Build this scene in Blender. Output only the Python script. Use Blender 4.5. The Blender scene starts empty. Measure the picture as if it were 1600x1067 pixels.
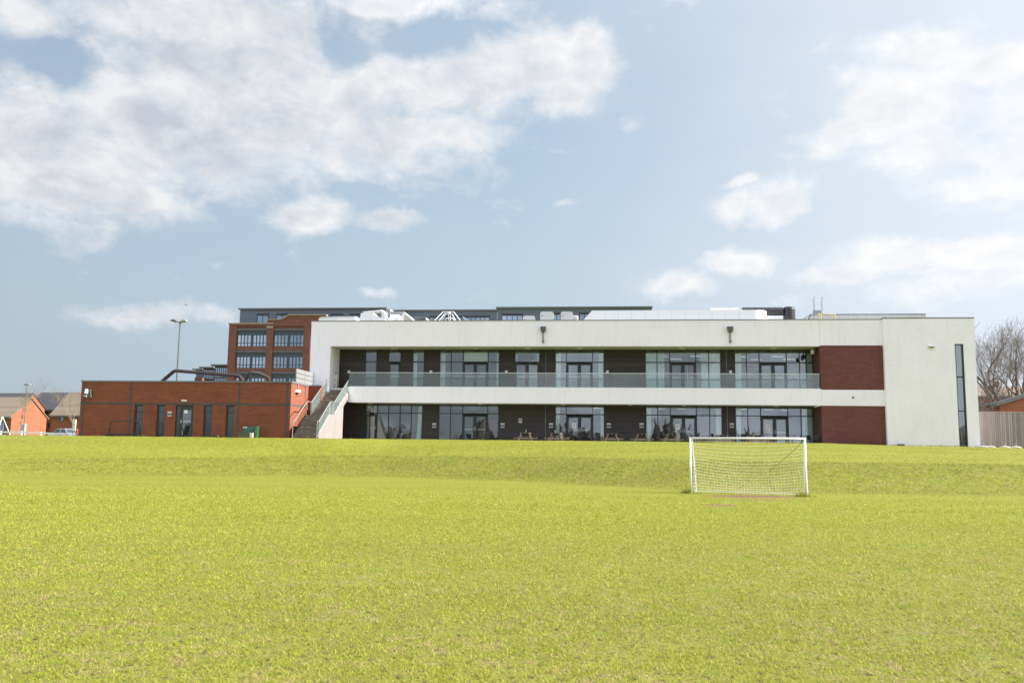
import bpy, math, random
import numpy as np
from mathutils import Vector, Matrix, noise as mnoise

rnd = random.Random(7)
C = bpy.context.scene.collection
R = math.radians

# ------------------------------------------------------------------ camera
F_PX, PITCH, ROLL, EYE = 1380.0, math.atan(168.5 / 1380.0), 0.0125, 1.6
cam_d = bpy.data.cameras.new('camera'); cam = bpy.data.objects.new('camera', cam_d); C.objects.link(cam)
bpy.context.scene.camera = cam
cam_d.sensor_width = 36; cam_d.lens = 36 * F_PX / 1600.0; cam_d.clip_start = 0.05; cam_d.clip_end = 6000
cam.matrix_world = (Matrix.Translation((0, 0, EYE)) @ Matrix.Rotation(math.pi / 2 + PITCH, 4, 'X') @ Matrix.Rotation(ROLL, 4, 'Z'))

# ------------------------------------------------------------------ light
SUN_AZ, SUN_EL = 95.0, 38.0            # degrees, azimuth measured from +Y towards +X
SUN_STRENGTH, SKY_STRENGTH, EXPOSURE = 5.0, 0.075, 1.42
sc = bpy.context.scene
sc.view_settings.view_transform = 'Standard'; sc.view_settings.look = 'None'
sc.view_settings.exposure = EXPOSURE; sc.view_settings.gamma = 1
sun_d = bpy.data.lights.new('sun', 'SUN'); sun_d.energy = SUN_STRENGTH; sun_d.angle = R(0.53); sun_d.color = (1.0, 0.96, 0.90)
sun = bpy.data.objects.new('sun', sun_d); C.objects.link(sun)
sv = Vector((math.sin(R(SUN_AZ)) * math.cos(R(SUN_EL)), math.cos(R(SUN_AZ)) * math.cos(R(SUN_EL)), math.sin(R(SUN_EL))))
sun.rotation_euler = sv.to_track_quat('Z', 'Y').to_euler(); sun.location = (40, 0, 40)
sc.cycles.max_bounces = 8; sc.cycles.transparent_max_bounces = 16

# ------------------------------------------------------------------ survey helpers (photo of 1600 x 1067)
def ray(x, y):
    dx, dy = x - 800, y - 533.5
    c, s = math.cos(-ROLL), math.sin(-ROLL)
    X, Yd = dx * c - dy * s, dx * s + dy * c
    cp, sp = math.cos(PITCH), math.sin(PITCH)
    return Vector((X, F_PX * cp + Yd * sp, F_PX * sp - Yd * cp))
def at(x, y, Y):
    r = ray(x, y); return Vector((r.x * Y / r.y, Y, r.z * Y / r.y + EYE))
TH = R(6.2)                             # the sports centre's front is turned by this much
FU = Vector((math.cos(TH), -math.sin(TH), 0)); FN = Vector((math.sin(TH), math.cos(TH), 0))
r0 = ray(900, 600); FO = Vector((r0.x / r0.y * 66, 66, 0))
def uz(x, y, d=0.0):                    # point seen at x, y on the plane d metres behind the front: (along the front, height)
    r = ray(x, y); t = (FO + FN * d).dot(FN) / r.dot(FN); P = r * t + Vector((0, 0, EYE))
    return (P - FO).dot(FU), P.z
def ux(x, y, d=0.0): return uz(x, y, d)[0]
def zz(x, y, d=0.0): return uz(x, y, d)[1]
def on_u(x, y, u):                      # same for a plane of constant u: (depth, height)
    lo, hi = -25.0, 30.0
    g = lambda d: ux(x, y, d) - u
    for _ in range(50):
        m = (lo + hi) / 2
        if g(lo) * g(m) <= 0: hi = m
        else: lo = m
    return lo, zz(x, y, lo)
class Frame:
    def __init__(s, o=Vector((0, 0, 0)), rz=0.0): s.o, s.rz = Vector(o), rz; s.m = Matrix.Translation(s.o) @ Matrix.Rotation(rz, 4, 'Z')
WORLD = Frame(); BF = Frame(FO, -TH)

# ------------------------------------------------------------------ mesh helpers
INFO = {}
class MB:
    def __init__(s): s.v = []; s.f = []
    def face(s, pts):
        n = len(s.v); s.v += [Vector(p) for p in pts]; s.f.append(tuple(range(n, n + len(pts))))
    def box(s, x0, x1, y0, y1, z0, z1, rot=None, piv=None):
        n = len(s.v)
        P = [Vector((x, y, z)) for z in (z0, z1) for y in (y0, y1) for x in (x0, x1)]
        if rot is not None:
            c = Vector(piv) if piv else sum(P, Vector()) / 8
            P = [c + rot @ (p - c) for p in P]
        s.v += P
        for q in ((0, 2, 3, 1), (4, 5, 7, 6), (0, 1, 5, 4), (2, 6, 7, 3), (0, 4, 6, 2), (1, 3, 7, 5)): s.f.append(tuple(n + i for i in q))
        return s
    def bar(s, a, b, w, h, up=(0, 0, 1)):  # a rectangular bar from a to b
        a, b = Vector(a), Vector(b); d = (b - a).normalized(); sx = d.cross(Vector(up))
        if sx.length < 1e-4: sx = d.cross(Vector((1, 0, 0)))
        sx.normalize(); sy = sx.cross(d); n = len(s.v)
        for p in (a, b):
            for i, j in ((-1, -1), (1, -1), (1, 1), (-1, 1)): s.v.append(p + sx * (i * w / 2) + sy * (j * h / 2))
        for q in ((3, 2, 1, 0), (4, 5, 6, 7), (0, 1, 5, 4), (1, 2, 6, 5), (2, 3, 7, 6), (3, 0, 4, 7)): s.f.append(tuple(n + i for i in q))
        return s
    def tube(s, pts, rad, k=8, cap=True):
        pts = [Vector(p) for p in pts]; m = len(pts)
        rads = rad if isinstance(rad, (list, tuple)) else [rad] * m
        n0 = len(s.v); prev = None
        for i, p in enumerate(pts):
            d = (pts[min(i + 1, m - 1)] - pts[max(i - 1, 0)])
            if d.length < 1e-9: d = Vector((0, 0, 1))
            d.normalize()
            if prev is None:
                a = Vector((0, 0, 1)) if abs(d.z) < .9 else Vector((1, 0, 0)); x = d.cross(a).normalized()
            else:
                x = (prev - d * prev.dot(d))
                if x.length < 1e-6: x = d.cross(Vector((0, 0, 1)))
                x.normalize()
            prev = x; y = d.cross(x)
            for j in range(k):
                t = 2 * math.pi * j / k; s.v.append(p + (x * math.cos(t) + y * math.sin(t)) * rads[i])
        for i in range(m - 1):
            for j in range(k):
                a = n0 + i * k + j; b = n0 + i * k + (j + 1) % k; s.f.append((a, b, b + k, a + k))
        if cap:
            s.f.append(tuple(n0 + j for j in reversed(range(k)))); s.f.append(tuple(n0 + (m - 1) * k + j for j in range(k)))
        return s
    def prism(s, poly, axis, a, b):        # poly in the other two axes (in order xyz without axis)
        def P(p, t):
            q = list(p); q.insert('xyz'.index(axis), t); return Vector(q)
        n = len(s.v); k = len(poly)
        s.v += [P(p, a) for p in poly] + [P(p, b) for p in poly]
        s.f.append(tuple(range(n, n + k))); s.f.append(tuple(reversed(range(n + k, n + 2 * k))))
        for i in range(k): j = (i + 1) % k; s.f.append((n + i, n + k + i, n + k + j, n + j))
        return s
    def ball(s, c, r, k=10, sz=1.0):
        c = Vector(c); pts = []; rs = []
        for i in range(7):
            t = math.pi * i / 6; pts.append(c + Vector((0, 0, -math.cos(t) * r * sz))); rs.append(max(math.sin(t) * r, 1e-4))
        return s.tube(pts, rs, k)
    def build(s, name, mat, parent=None, frame=WORLD, origin=None, smooth=False, label=None, bevel=0.0, uv=True):
        xs = s.v
        if parent is not None: base, fr = INFO[parent]
        else:
            fr = frame
            if origin is None:
                lo = [min(p[i] for p in xs) for i in range(3)]; hi = [max(p[i] for p in xs) for i in range(3)]
                origin = ((lo[0] + hi[0]) / 2, (lo[1] + hi[1]) / 2, lo[2])
            base = Vector(origin)
        me = bpy.data.meshes.new(name)
        me.from_pydata([tuple(p - base) for p in xs], [], s.f)
        for m in (mat if isinstance(mat, (list, tuple)) else [mat]): me.materials.append(m)
        o = bpy.data.objects.new(name, me); C.objects.link(o)
        import bmesh
        bm = bmesh.new(); bm.from_mesh(me); bmesh.ops.recalc_face_normals(bm, faces=bm.faces[:])
        if uv:
            L = bm.loops.layers.uv.new('UVMap')
            for f in bm.faces:
                nx, ny, nz = (abs(c) for c in f.normal)
                for l in f.loops:
                    q = l.vert.co + base
                    l[L].uv = (q.y, q.z) if nx > ny and nx > nz else ((q.x, q.z) if ny >= nz else (q.x, q.y))
        bm.to_mesh(me); bm.free()
        if smooth:
            me.polygons.foreach_set('use_smooth', [True] * len(me.polygons))
        if bevel:
            b = o.modifiers.new('bevel', 'BEVEL'); b.width = bevel; b.segments = 1; b.limit_method = 'ANGLE'; b.angle_limit = R(50)
        if parent is not None: o.parent = parent
        else: o.matrix_world = fr.m @ Matrix.Translation(base)
        INFO[o] = (base, fr)
        if label: o['label'] = label
        return o
def tag(o, label=None, cat=None, group=None, kind=None):
    if label: o['label'] = label
    if cat: o['category'] = cat
    if group: o['group'] = group
    if kind: o['kind'] = kind
    return o
def thing(name, label, cat, base, frame=WORLD, group=None):
    o = bpy.data.objects.new(name, None); C.objects.link(o); o.empty_display_size = .2
    o.matrix_world = frame.m @ Matrix.Translation(Vector(base)); INFO[o] = (Vector(base), frame)
    return tag(o, label, cat, group)
def copy_tree(o, parent=None):
    c = o.copy(); C.objects.link(c)
    if parent is not None:
        c.parent = parent; c.matrix_parent_inverse = o.matrix_parent_inverse.copy()
    INFO[c] = INFO[o]
    for ch in list(o.children): copy_tree(ch, c)
    return c
ORD = 'first second third fourth fifth sixth seventh eighth ninth tenth eleventh twelfth thirteenth fourteenth fifteenth sixteenth seventeenth eighteenth nineteenth twentieth'.split()

# ------------------------------------------------------------------ materials
class NT:
    def __init__(s, tree): s.t = tree; s.n = tree.nodes; s.l = tree.links
    def new(s, typ, **kw):
        n = s.n.new(typ)
        for k, v in kw.items():
            if k == 'inp':
                for kk, vv in v.items():
                    if isinstance(vv, bpy.types.NodeSocket): s.l.new(vv, n.inputs[kk])
                    else: n.inputs[kk].default_value = vv
            else: setattr(n, k, v)
        return n
    def math(s, op, a, b=None, c=None, clamp=False):
        n = s.n.new('ShaderNodeMath'); n.operation = op; n.use_clamp = clamp
        for i, v in enumerate((a, b, c)):
            if v is None: continue
            if isinstance(v, bpy.types.NodeSocket): s.l.new(v, n.inputs[i])
            else: n.inputs[i].default_value = v
        return n.outputs[0]
    def mix(s, fac, a, b, blend='MIX'):
        n = s.n.new('ShaderNodeMix'); n.data_type = 'RGBA'; n.blend_type = blend
        for i, v in ((0, fac), (6, a), (7, b)):
            if isinstance(v, bpy.types.NodeSocket): s.l.new(v, n.inputs[i])
            else: n.inputs[i].default_value = v if i == 0 else (*v[:3], 1)
        return n.outputs[2]
    def noise(s, vec, scale, detail=3, rough=.55, dist=0.0):
        return s.new('ShaderNodeTexNoise', inp={'Vector': vec, 'Scale': scale, 'Detail': detail, 'Roughness': rough, 'Distortion': dist}).outputs[0]
    def ramp(s, v, lo, hi, a=0.0, b=1.0):
        return s.new('ShaderNodeMapRange', clamp=True, inp={'Value': v, 'From Min': lo, 'From Max': hi, 'To Min': a, 'To Max': b}).outputs[0]
def newmat(name):
    m = bpy.data.materials.new(name); m.use_nodes = True; t = NT(m.node_tree); b = m.node_tree.nodes['Principled BSDF']; return m, t, b
def setc(b, c): b.inputs['Base Color'].default_value = (*c, 1)
def flat(name, col, rough=.6, metal=0.0, var=.12, scale=3.0, bump=0.0, bscale=60.0, spec=None, stain=0.0):
    """a plain surface with weathering: broad value variation, fine grain and optional streaky stains"""
    m, t, b = newmat(name)
    co = t.new('ShaderNodeTexCoord').outputs['Object']
    n1 = t.noise(co, scale, 5, .6); n2 = t.noise(co, scale * 14, 2)
    v = t.math('ADD', t.math('MULTIPLY', n1, .7), t.math('MULTIPLY', n2, .3))
    dark = tuple(c * (1 - var) for c in col); lite = tuple(min(c * (1 + var), 1) for c in col)
    c = t.mix(t.ramp(v, .3, .7), dark, lite)
    if stain:
        mp = t.new('ShaderNodeMapping', inp={'Vector': co, 'Scale': (2.2, 2.2, .22)}).outputs[0]
        st = t.ramp(t.noise(mp, 1.6, 5, .65), .52, .75)
        c = t.mix(t.math('MULTIPLY', st, stain), c, tuple(x * .62 for x in (col[0] * .95, col[1], col[2] * .85)))
    t.l.new(c, b.inputs['Base Color']); b.inputs['Roughness'].default_value = rough; b.inputs['Metallic'].default_value = metal
    if spec is not None: b.inputs['Specular IOR Level'].default_value = spec
    if bump:
        bp = t.new('ShaderNodeBump', inp={'Strength': bump, 'Distance': .01, 'Height': t.noise(co, bscale, 3)})
        t.l.new(bp.outputs[0], b.inputs['Normal'])
    return m
def brick(name, c1, c2, mortar, bw=.225, bh=.075, ms=.010, var=.25, offset=.5):
    m, t, b = newmat(name)
    uv = t.new('ShaderNodeTexCoord').outputs['UV']
    n = t.new('ShaderNodeTexBrick', offset=offset, inp={'Vector': uv, 'Color1': (*c1, 1), 'Color2': (*c2, 1), 'Mortar': (*mortar, 1), 'Scale': 1.0, 'Mortar Size': ms,
              'Mortar Smooth': .3, 'Brick Width': bw, 'Row Height': bh, 'Bias': 0.0})
    big = t.ramp(t.noise(uv, .7, 5, .65), .3, .7, 1 - var, 1 + var * .6)
    mp = t.new('ShaderNodeMapping', inp={'Vector': uv, 'Scale': (1.3, 13.3, 1)}).outputs[0]     # courses of slightly different bricks
    row = t.ramp(t.noise(mp, 1.0, 2, .5), .3, .7, .88, 1.11)
    mp2 = t.new('ShaderNodeMapping', inp={'Vector': uv, 'Scale': (.8, 4.6, 1)}).outputs[0]; row = t.math('MULTIPLY', row, t.ramp(t.noise(mp2, 1.0, 3, .6), .32, .68, .89, 1.10))
    k = t.math('MULTIPLY', big, row)
    c = t.mix(1.0, n.outputs[0], t.new('ShaderNodeCombineColor', inp={0: k, 1: k, 2: k}).outputs[0], 'MULTIPLY')
    t.l.new(c, b.inputs['Base Color']); b.inputs['Roughness'].default_value = .85
    bp = t.new('ShaderNodeBump', inp={'Strength': .5, 'Distance': .008, 'Height': n.outputs[1]}); bp.invert = True
    t.l.new(bp.outputs[0], b.inputs['Normal'])
    return m
def boards(name, col, pitch, line=.03, rough=.55, vertical=False, var=.2, gap=.35):
    """boarding or standing-seam cladding with a dark joint every pitch metres"""
    m, t, b = newmat(name)
    uv = t.new('ShaderNodeTexCoord').outputs['UV']
    sp = t.new('ShaderNodeSeparateXYZ', inp={0: uv}); w = sp.outputs[0 if vertical else 1]
    q = t.math('DIVIDE', w, pitch); fr = t.math('FRACT', q); ln = t.math('LESS_THAN', fr, line)
    fl = t.math('FLOOR', q)
    rn = t.new('ShaderNodeTexWhiteNoise', noise_dimensions='1D', inp={'W': fl}).outputs[0]
    mp = t.new('ShaderNodeMapping', inp={'Vector': uv, 'Scale': (18, 1.1, 1) if vertical else (1.1, 18, 1)}).outputs[0]
    g = t.noise(mp, 1.0, 4, .6)
    k = t.math('MULTIPLY', t.ramp(rn, 0, 1, 1 - var, 1 + var), t.ramp(g, .3, .7, 1 - var * .7, 1 + var * .7))
    k = t.math('MULTIPLY', k, t.math('SUBTRACT', 1.0, t.math('MULTIPLY', ln, 1 - gap)))
    c = t.mix(1.0, col, t.new('ShaderNodeCombineColor', inp={0: k, 1: k, 2: k}).outputs[0], 'MULTIPLY')
    t.l.new(c, b.inputs['Base Color']); b.inputs['Roughness'].default_value = rough
    bp = t.new('ShaderNodeBump', inp={'Strength': .6, 'Distance': .01, 'Height': t.math('SUBTRACT', 1.0, ln)})
    t.l.new(bp.outputs[0], b.inputs['Normal'])
    return m
def glass(name, tint, refl, rough=.02, body=0.0, bodycol=(.5, .6, .6), rc=(1, 1, 1), wav=.0):
    """thin sheet glass: see-through, mirror-like reflection and a little surface dust"""
    m = bpy.data.materials.new(name); m.use_nodes = True; t = NT(m.node_tree); t.n.clear()
    out = t.new('ShaderNodeOutputMaterial')
    tr = t.new('ShaderNodeBsdfTransparent', inp={0: (*tint, 1)}).outputs[0]
    gl = t.new('ShaderNodeBsdfGlossy', inp={0: (*rc, 1), 1: rough})
    if wav:
        co = t.new('ShaderNodeTexCoord').outputs['Object']
        bp = t.new('ShaderNodeBump', inp={'Strength': wav, 'Distance': .02, 'Height': t.noise(co, .9, 2)}); t.l.new(bp.outputs[0], gl.inputs['Normal'])
    lw = t.new('ShaderNodeLayerWeight', inp={'Blend': .25}).outputs['Fresnel']
    fac = t.math('MAXIMUM', t.math('MULTIPLY', lw, 1.0), refl)
    a = t.new('ShaderNodeMixShader', inp={0: fac, 1: tr, 2: gl.outputs[0]}).outputs[0]
    if body:
        df = t.new('ShaderNodeBsdfDiffuse', inp={0: (*bodycol, 1)}).outputs[0]
        a = t.new('ShaderNodeMixShader', inp={0: body, 1: a, 2: df}).outputs[0]
    t.l.new(a, out.inputs[0]); return m
def glow(name, col, s):
    m, t, b = newmat(name); setc(b, (.8, .8, .8)); b.inputs['Emission Color'].default_value = (*col, 1); b.inputs['Emission Strength'].default_value = s; return m

M = dict(
    render=flat('white_render', (.870, .838, .905), .85, var=.05, scale=.35, bump=.15, bscale=90, stain=.22),
    coping=flat('grey_coping', (.16, .16, .17), .5),
    soffit=flat('soffit_board', (.62, .62, .55), .8, var=.05, scale=.6),
    clad=boards('dark_brown_boarding', (.034, .026, .025), .42, .06, .55, gap=.4),
    frame=flat('dark_window_frame', (.028, .031, .036), .45),
    glass=glass('window_glass', (.90, .94, .94), .115, .01, .012, (.30, .33, .36), (.93, .97, 1.0), .10),
    rail_glass=glass('balustrade_glass', (.90, .95, .94), .05, .03, .045, (.62, .70, .68)),
    steel=flat('brushed_steel', (.62, .62, .60), .35, .6, .06),
    redtile=brick('red_brick_panel', (.165, .054, .041), (.140, .047, .037), (.105, .042, .036), .30, .15, .012, .10, offset=.0),
    orange=brick('orange_brick', (.262, .068, .032), (.212, .057, .028), (.175, .078, .048), .225, .075, .008, .14),
    bandb=brick('grey_brick_band', (.105, .072, .062), (.085, .062, .055), (.10, .085, .08), .225, .075, .008, .10),
    concrete=flat('pale_concrete', (.225, .198, .192), .9, var=.10, scale=1.6, bump=.3, bscale=40, stain=.30),
    step=flat('weathered_steps', (.13, .105, .085), .95, var=.35, scale=2.0, bump=.4, stain=.3),
    nosing=flat('worn_nosing', (.27, .24, .20), .95, var=.3, scale=6), edge=flat('tread_edge', (.20, .175, .145), .95, var=.4, scale=3),
    paving=flat('concrete_paving', (.33, .31, .28), .9, var=.15, scale=1.2),
    interior=flat('room_wall', (.20, .20, .20), .9, var=.05), floor_in=flat('room_floor', (.14, .11, .085), .5),
    ceil_in=flat('room_ceiling', (.55, .55, .53), .9, var=.04),
    curtain=flat('mint_curtain', (.78, .86, .81), .9, var=.06, scale=4), blind=flat('cream_blind', (.66, .66, .52), .85, var=.04),
    railpaint=flat('pale_grey_rail', (.27, .26, .25), .45, .2, .08), chalk=flat('dusty_cream_plastic', (.34, .32, .29), .8, var=.15),
    white=flat('white_paint', (.80, .80, .79), .45, var=.05), offwhite=flat('aged_white_plastic', (.58, .58, .55), .55, var=.1),
    paper=flat('paper', (.78, .79, .80), .8, var=.03), black=flat('black_plastic', (.014, .014, .016), .5),
    dgrey=flat('dark_grey_metal', (.085, .09, .085), .5), mgrey=flat('mid_grey_metal', (.30, .31, .32), .45, .2),
    duct=flat('dull_brown_duct', (.036, .029, .026), .7, .0, .2, 2, spec=.2), blackduct=flat('black_duct', (.022, .022, .026), .45, var=.2),
    wood=flat('sunlit_weathered_wood', (.30, .24, .195), .85, var=.25, scale=5, bump=.3),  # paler for legs and beams: their sunlit look is put into the colour
    dwood=flat('dark_weathered_wood', (.032, .026, .022), .85, var=.25, scale=5),  # picnic seats and tops: shade put into the colour; also the fence backing
    green=flat('dark_green_paint', (.022, .085, .050), .5, var=.2), lgreen=flat('green_paint', (.014, .080, .032), .5, var=.25, scale=9),
    olive=flat('faded_olive_panel', (.10, .105, .07), .7, var=.2), oblind=flat('office_blind', (.30, .33, .35), .85, var=.2), cream=flat('cream_paint', (.66, .63, .52), .7, var=.12, scale=5),
    zinc=boards('grey_zinc_cladding', (.112, .138, .178), .46, .07, .45, gap=.6, var=.08),
    bframe=flat('blue_grey_frame', (.040, .058, .080), .5), mill=brick('mill_brick', (.215, .078, .053), (.175, .067, .050), (.16, .08, .06), .225, .075, .010, .20),
    stone=flat('stone_coping', (.30, .255, .20), .85, var=.2), lintel=flat('grey_lintel', (.10, .10, .115), .6),
    mglass=glass('office_glass', (.50, .56, .62), .32, .02, .02, (.3, .35, .4), (.78, .90, 1.0), .08),
    slate=boards('slate_roof', (.042, .041, .047), .25, .10, .7, gap=.75, var=.12),
    tan=boards('tan_roof_tiles', (.165, .128, .092), .32, .18, .85, gap=.6, var=.12),
    hbrick=brick('house_brick', (.285, .088, .038), (.235, .074, .033), (.23, .105, .06), .225, .075, .010, .10),
    bark=flat('bark', (.105, .085, .066), .95, var=.3, scale=4), twig=flat('twigs', (.13, .108, .088), .95, var=.25, scale=.8),
    screen=flat('grey_screen_panel', (.20, .20, .198), .6, var=.06),
    ybark=flat('pale_yellow_bark', (.20, .165, .115), .95, var=.2, scale=2),
    fencewood=boards('weathered_fence_boards', (.29, .255, .24), .145, .10, .9, vertical=True, gap=.35, var=.22),
    yellow=flat('yellow_paint', (.62, .47, .10), .5), red=flat('dark_red_paint', (.20, .02, .02), .5),
    silver=flat('silver_car_paint', (.55, .57, .60), .25, .4, .03), tyre=flat('tyre_rubber', (.02, .02, .02), .8),
    soil=flat('bare_soil', (.24, .13, .09), .95, var=.3, scale=6, bump=.5),
    net=flat('white_net_cord', (.78, .78, .74), .8, var=.05),
    frost=glass('frosted_glass', (.22, .27, .27), .10, .12, .42, (.085, .115, .125)),
    lamp=glow('lamp_tube', (1, .98, .93), .20),
)
# ------------------------------------------------------------------ sky: Nishita plus a procedural cloud layer laid out by direction
world = bpy.data.worlds.new('World'); sc.world = world; world.use_nodes = True
def build_sky():
    t = NT(world.node_tree); bg = t.n['Background']; bg.inputs[1].default_value = SKY_STRENGTH
    sky = t.new('ShaderNodeTexSky', sky_type='NISHITA', sun_disc=False, sun_elevation=R(SUN_EL), sun_rotation=R(SUN_AZ), altitude=60, air_density=1.0, dust_density=2.2, ozone_density=2.0).outputs[0]
    d = t.new('ShaderNodeTexCoord').outputs['Generated']
    s = t.new('ShaderNodeSeparateXYZ', inp={0: d})
    az = t.math('ARCTAN2', s.outputs[0], s.outputs[1]); el = t.math('ARCSINE', s.outputs[2])
    def dirs(x, y):
        r = ray(x, y).normalized(); return math.atan2(r.x, r.y), math.asin(r.z)
    blobs = [ # photo x, y, half width, half height, weight
        (400, 110, 125, 95, 1.05), (300, 60, 90, 60, .95), (250, 190, 130, 70, 1.0), (60, 225, 110, 55, 1.0), (180, 110, 90, 60, .85), (150, 20, 120, 40, .7), (480, 130, 60, 60, .9), (400, 200, 90, 50, .9), (20, 150, 60, 40, .8), (40, 40, 70, 45, .85), (430, 30, 150, 45, 1.0), (340, 250, 100, 45, .95),
        (70, 285, 110, 42, 1.0), (225, 325, 75, 30, .95), (150, 300, 90, 40, .9), (460, 200, 50, 40, .9), (620, 8, 130, 20, 1.0), (720, -5, 70, 16, .8), (200, 20, 60, 30, .6),
        (640, 125, 100, 42, 1.05), (560, 150, 60, 55, .95), (750, 120, 90, 48, 1.05), (840, 100, 60, 50, 1.05), (915, 95, 48, 45, 1.05), (912, 50, 26, 26, .95), (880, 150, 55, 32, .95), (590, 225, 90, 40, 1.05), (700, 205, 75, 32, .95), (520, 240, 50, 30, .85), (545, 262, 40, 20, .8),
        (470, 334, 58, 20, .90), (440, 343, 40, 12, .8), (603, 352, 40, 13, .95), (215, 492, 75, 17, .80), (335, 503, 42, 12, .70), (600, 468, 28, 9, .6), (890, 309, 18, 6, .5), (985, 195, 16, 12, .5),
        (1450, 80, 62, 24, 1.0), (1560, 92, 75, 26, 1.0), (1400, 175, 66, 42, 1.1), (1320, 206, 42, 20, 1.0), (1430, 238, 70, 34, .72), (1590, 150, 40, 40, .5), (1330, 130, 28, 18, .7), (1555, 290, 90, 22, .75), (1600, 240, 50, 40, .55),
        (1225, 316, 38, 26, 1.0), (1155, 322, 36, 20, .95), (1160, 285, 26, 8, .8), (1055, 438, 46, 19, .95), (1160, 408, 56, 17, .95), (1455, 385, 100, 18, .9), (1540, 390, 110, 20, .9), (1385, 405, 70, 16, .85), (1315, 428, 50, 14, .95), (1500, 440, 140, 26, .5)]
    gx, gy = [], []
    vec = t.new('ShaderNodeCombineXYZ', inp={0: az, 1: el}).outputs[0]
    # billowy distortion of the outline
    nv = t.new('ShaderNodeTexNoise', inp={'Vector': d, 'Scale': 9.0, 'Detail': 5, 'Roughness': .6}).outputs[1]
    off = t.new('ShaderNodeVectorMath', operation='MULTIPLY_ADD', inp={0: nv, 1: (.085, .060, 0), 2: (-.0425, -.03, 0)}).outputs[0]
    vd = t.new('ShaderNodeVectorMath', operation='ADD', inp={0: vec, 1: off}).outputs[0]
    def field(v, shift):
        acc = None
        for x, y, rx, ry, w in blobs:
            a, e = dirs(x, y); sx, sy = F_PX / rx * .82, F_PX / ry * .82
            mp = t.new('ShaderNodeMapping', inp={'Vector': v, 'Location': (-(a - shift[0]) * sx, -(e - shift[1]) * sy, 0), 'Scale': (sx, sy, 0)}).outputs[0]
            r2 = t.new('ShaderNodeVectorMath', operation='DOT_PRODUCT', inp={0: mp, 1: mp}).outputs['Value']
            g = t.math('MULTIPLY', t.math('POWER', 2.71828, t.math('MULTIPLY', r2, -1.0)), w)
            acc = g if acc is None else t.math('MAXIMUM', t.math('MULTIPLY_ADD', g, .12, acc), t.math('MULTIPLY_ADD', acc, .12, g))
        return acc
    f0 = field(vd, (0, 0))
    for x, y, rx, ry, w in ((85, 100, 48, 26, .8), (530, 55, 34, 40, .6), (160, 55, 40, 16, .3), (690, 55, 70, 22, .4)):
        a, e = dirs(x, y); sx, sy = F_PX / rx * .82, F_PX / ry * .82
        mp = t.new('ShaderNodeMapping', inp={'Vector': vd, 'Location': (-a * sx, -e * sy, 0), 'Scale': (sx, sy, 0)}).outputs[0]
        r2 = t.new('ShaderNodeVectorMath', operation='DOT_PRODUCT', inp={0: mp, 1: mp}).outputs['Value']
        f0 = t.math('SUBTRACT', f0, t.math('MULTIPLY', t.math('POWER', 2.71828, t.math('MULTIPLY', r2, -1.0)), w))
    # clouds outside the part of the sky in the photograph
    stretch = t.new('ShaderNodeVectorMath', operation='MULTIPLY', inp={0: d, 1: (1, 1, 2.6)}).outputs[0]
    wide = t.ramp(t.noise(stretch, 2.1, 6, .62), .38, .60)
    aaz = t.math('ABSOLUTE', az)
    out = t.math('MAXIMUM', t.ramp(aaz, .56, .85), t.ramp(el, .46, .70))
    f0 = t.math('MAXIMUM', f0, t.math('MULTIPLY', t.math('MULTIPLY', wide, out), 1.1))
    puff = t.new('ShaderNodeVectorMath', operation='MULTIPLY', inp={0: d, 1: (1, 1, 1.55)}).outputs[0]
    def fbm(shift):
        v = t.new('ShaderNodeVectorMath', operation='ADD', inp={0: puff, 1: shift}).outputs[0]
        return t.noise(v, 15.0, 10, .62, .35)
    n1 = fbm((0, 0, 0)); n2 = fbm((.030, -.002, .055))
    dens = t.math('MULTIPLY_ADD', t.math('SUBTRACT', n1, .5), 1.75, f0)
    mask = t.ramp(dens, .20, .84); mask = t.math('POWER', mask, 1.1)
    lit = t.math('MULTIPLY_ADD', t.math('SUBTRACT', n1, n2), 2.6, 1.0)
    patch = t.noise(puff, 5.5, 4, .6)
    edge = t.math('ADD', t.ramp(dens, .50, 1.10), t.ramp(patch, .30, .70, -.30, .28), clamp=True)                                   # thick middles are greyer than thin edges
    lit = t.math('SUBTRACT', lit, t.math('MULTIPLY', edge, .74), clamp=True)
    side = t.ramp(az, -.45, .50)                                   # clouds towards the sun are whiter
    side = t.math('MAXIMUM', side, t.ramp(aaz, .7, 1.4))
    K = 1.0 / SKY_STRENGTH
    shade = t.mix(side, tuple(c * K for c in CLOUD_DARK_L), tuple(c * K for c in CLOUD_DARK_R))
    bright = t.mix(side, tuple(c * K for c in CLOUD_LIT_L), tuple(c * K for c in CLOUD_LIT_R))
    cc = t.mix(lit, shade, bright)
    cc = t.mix(out, cc, t.mix(lit, tuple(c * K for c in (.38, .40, .46)), tuple(c * K for c in (.57, .60, .67))))  # unseen clouds, brightened to add fill light on the shaded walls
    # thin high veil: paler towards the sun side and the horizon
    veil = t.math('ADD', t.math('MULTIPLY', t.ramp(az, -.30, .62), .30), t.math('MULTIPLY', t.ramp(el, .34, .0), .30))
    veil = t.math('ADD', veil, t.ramp(t.noise(stretch, 3.0, 4, .6), .3, .8, -.08, .14)); veil = t.math('ADD', veil, .68, clamp=True)
    halo = t.math('MULTIPLY', t.ramp(f0, .10, .75), t.math('MULTIPLY_ADD', t.ramp(az, -.1, .5), .40, .12))
    vc = t.mix(t.ramp(az, -.55, -.05), tuple(c * K for c in VEIL_L), tuple(c * K for c in VEIL_M)); vc = t.mix(t.ramp(az, .0, .52), vc, tuple(c * K for c in VEIL_R))
    vc = t.mix(out, vc, t.mix(t.ramp(el, .05, .45), tuple(c * K for c in (.245, .262, .285)), tuple(c * K for c in VEIL_O)))
    base = t.mix(halo, t.mix(veil, sky, vc), tuple(c * K for c in (.330, .338, .355)))
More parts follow.
